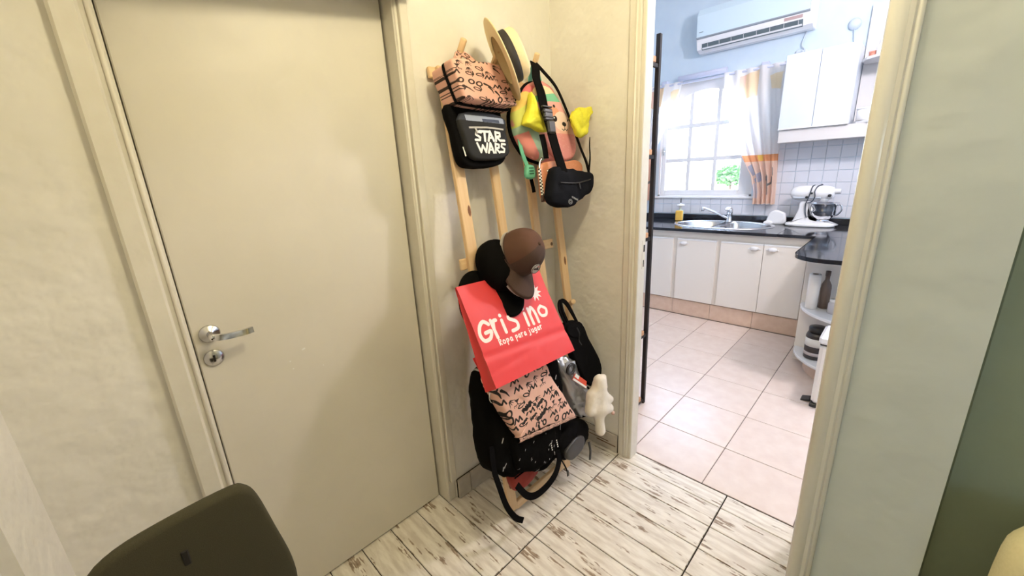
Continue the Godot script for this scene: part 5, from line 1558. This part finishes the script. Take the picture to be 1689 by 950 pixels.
	o = B.smooth(rel([V(1.245, 0.30), V(1.32, 0.345), V(1.40, 0.352), V(1.48, 0.31), V(1.50, 0.245), V(1.455, 0.196), V(1.38, 0.176), V(1.305, 0.19), V(1.255, 0.225)], x, y), 4)
	obj("body", B.new().soft(o, 0.06, 0.155, 0.04, 0.006, 0.008, 28), M.black_cloth, t)
	obj("mesh_pocket", B.new().soft(B.smooth(rel([V(1.275, 0.265), V(1.36, 0.29), V(1.42, 0.262), V(1.40, 0.21), V(1.32, 0.195), V(1.275, 0.22)], x, y), 4), 0.14, 0.17, 0.012), mat(rgb(56, 54, 54), 0.4), t)
	obj("pull_cord", B.new().ribbon(B.path(rel3([W(1.47, 0.2, 0.15), W(1.462, 0.16, 0.16), W(1.45, 0.115, 0.16)], x, y), 4), 0.012, 0.006, W(0, 0, 1)), M.black_plastic, t)

func plush() -> void:
	# one soft body: smooth union of tapered capsules, meshed with surface nets
	var x := 1.53; var y := 0.4
	var t := hang("plush_toy", "white plush toy hanging by the short wall beside the silver bag", "plush toy", x, y)
	var caps := [
		[W(1.545, 0.52, 0.2), W(1.55, 0.49, 0.2), 0.026, 0.03],
		[W(1.54, 0.48, 0.195), W(1.535, 0.38, 0.195), 0.03, 0.04],
		[W(1.54, 0.37, 0.2), W(1.585, 0.35, 0.21), 0.03, 0.026],
		[W(1.515, 0.36, 0.195), W(1.51, 0.26, 0.2), 0.022, 0.026],
		[W(1.5, 0.45, 0.18), W(1.47, 0.38, 0.18), 0.03, 0.026],
		[W(1.572, 0.515, 0.205), W(1.58, 0.525, 0.205), 0.012, 0.01],
		[W(1.55, 0.44, 0.21), W(1.588, 0.405, 0.225), 0.018, 0.016],
	]
	var lo := W(1.41, 0.2, 0.12); var cell := 0.0065
	var nx := 34; var ny := 58; var nzz := 26
	var f := PackedFloat32Array()
	f.resize(nx * ny * nzz)
	var nz := FastNoiseLite.new()
	nz.frequency = 60.0
	for k in nzz:
		for j in ny:
			for i in nx:
				var p := lo + W(i, j, k) * cell
				var s := 0.0
				for c in caps:
					var ab: Vector3 = c[1] - c[0]
					var h := clampf((p - c[0]).dot(ab) / ab.length_squared(), 0, 1)
					s += exp(-((p - (c[0] + ab * h)).length() - lerpf(c[2], c[3], h)) * 90.0)
				f[i + nx * (j + ny * k)] = -log(s) / 90.0 + nz.get_noise_3d(p.x, p.y, p.z) * 0.003
	obj("body", nets(f, nx, ny, nzz, lo - W(x, y, 0), cell), textured(mat(Color.WHITE, 0.95), 0.1, 95, rgb(226, 216, 200), rgb(240, 232, 220), 9.0, 2.0), t)
	obj("nose", B.new().lathe([V(0, -0.008), V(0.01, -0.004), V(0.01, 0.004), V(0, 0.008)], 12, Transform3D(B.frame(W(0, 0.2, 1)), W(1.59 - x, 0.328 - y, 0.232))), mat(rgb(214, 176, 160), 0.8), t)

func nets(f: PackedFloat32Array, nx: int, ny: int, nz: int, lo: Vector3, cell: float) -> B:
	var vert := {}
	var st := [1, nx, nx * ny]
	for k in nz - 1:
		for j in ny - 1:
			for i in nx - 1:
				var c := i + nx * (j + ny * k)
				var acc := Vector3(); var n := 0
				for e in 12:
					var ax := e / 4
					var b := (ax + 1) % 3; var d := (ax + 2) % 3
					var o := [0, 0, 0]
					o[b] = e & 1; o[d] = (e >> 1) & 1
					var a: int = c + o[0] * st[0] + o[1] * st[1] + o[2] * st[2]
					var v0 := f[a]; var v1 := f[a + st[ax]]
					if (v0 < 0) != (v1 < 0):
						var p := Vector3(o[0], o[1], o[2])
						p[ax] += v0 / (v0 - v1)
						acc += p; n += 1
				if n: vert[c] = lo + (Vector3(i, j, k) + acc / n) * cell
	var b := B.new()
	b.sm(0)
	for k in range(1, nz - 1):
		for j in range(1, ny - 1):
			for i in range(1, nx - 1):
				var c := i + nx * (j + ny * k)
				for ax in 3:
					var v0 := f[c]; var v1 := f[c + st[ax]]
					if (v0 < 0) == (v1 < 0): continue
					var u: int = st[(ax + 1) % 3]; var w: int = st[(ax + 2) % 3]
					if not (vert.has(c) and vert.has(c - u) and vert.has(c - w) and vert.has(c - u - w)): continue
					if v0 < 0: b.quad(vert[c - u - w], vert[c - w], vert[c], vert[c - u])
					else: b.quad(vert[c - u - w], vert[c - u], vert[c], vert[c - w])
	return b
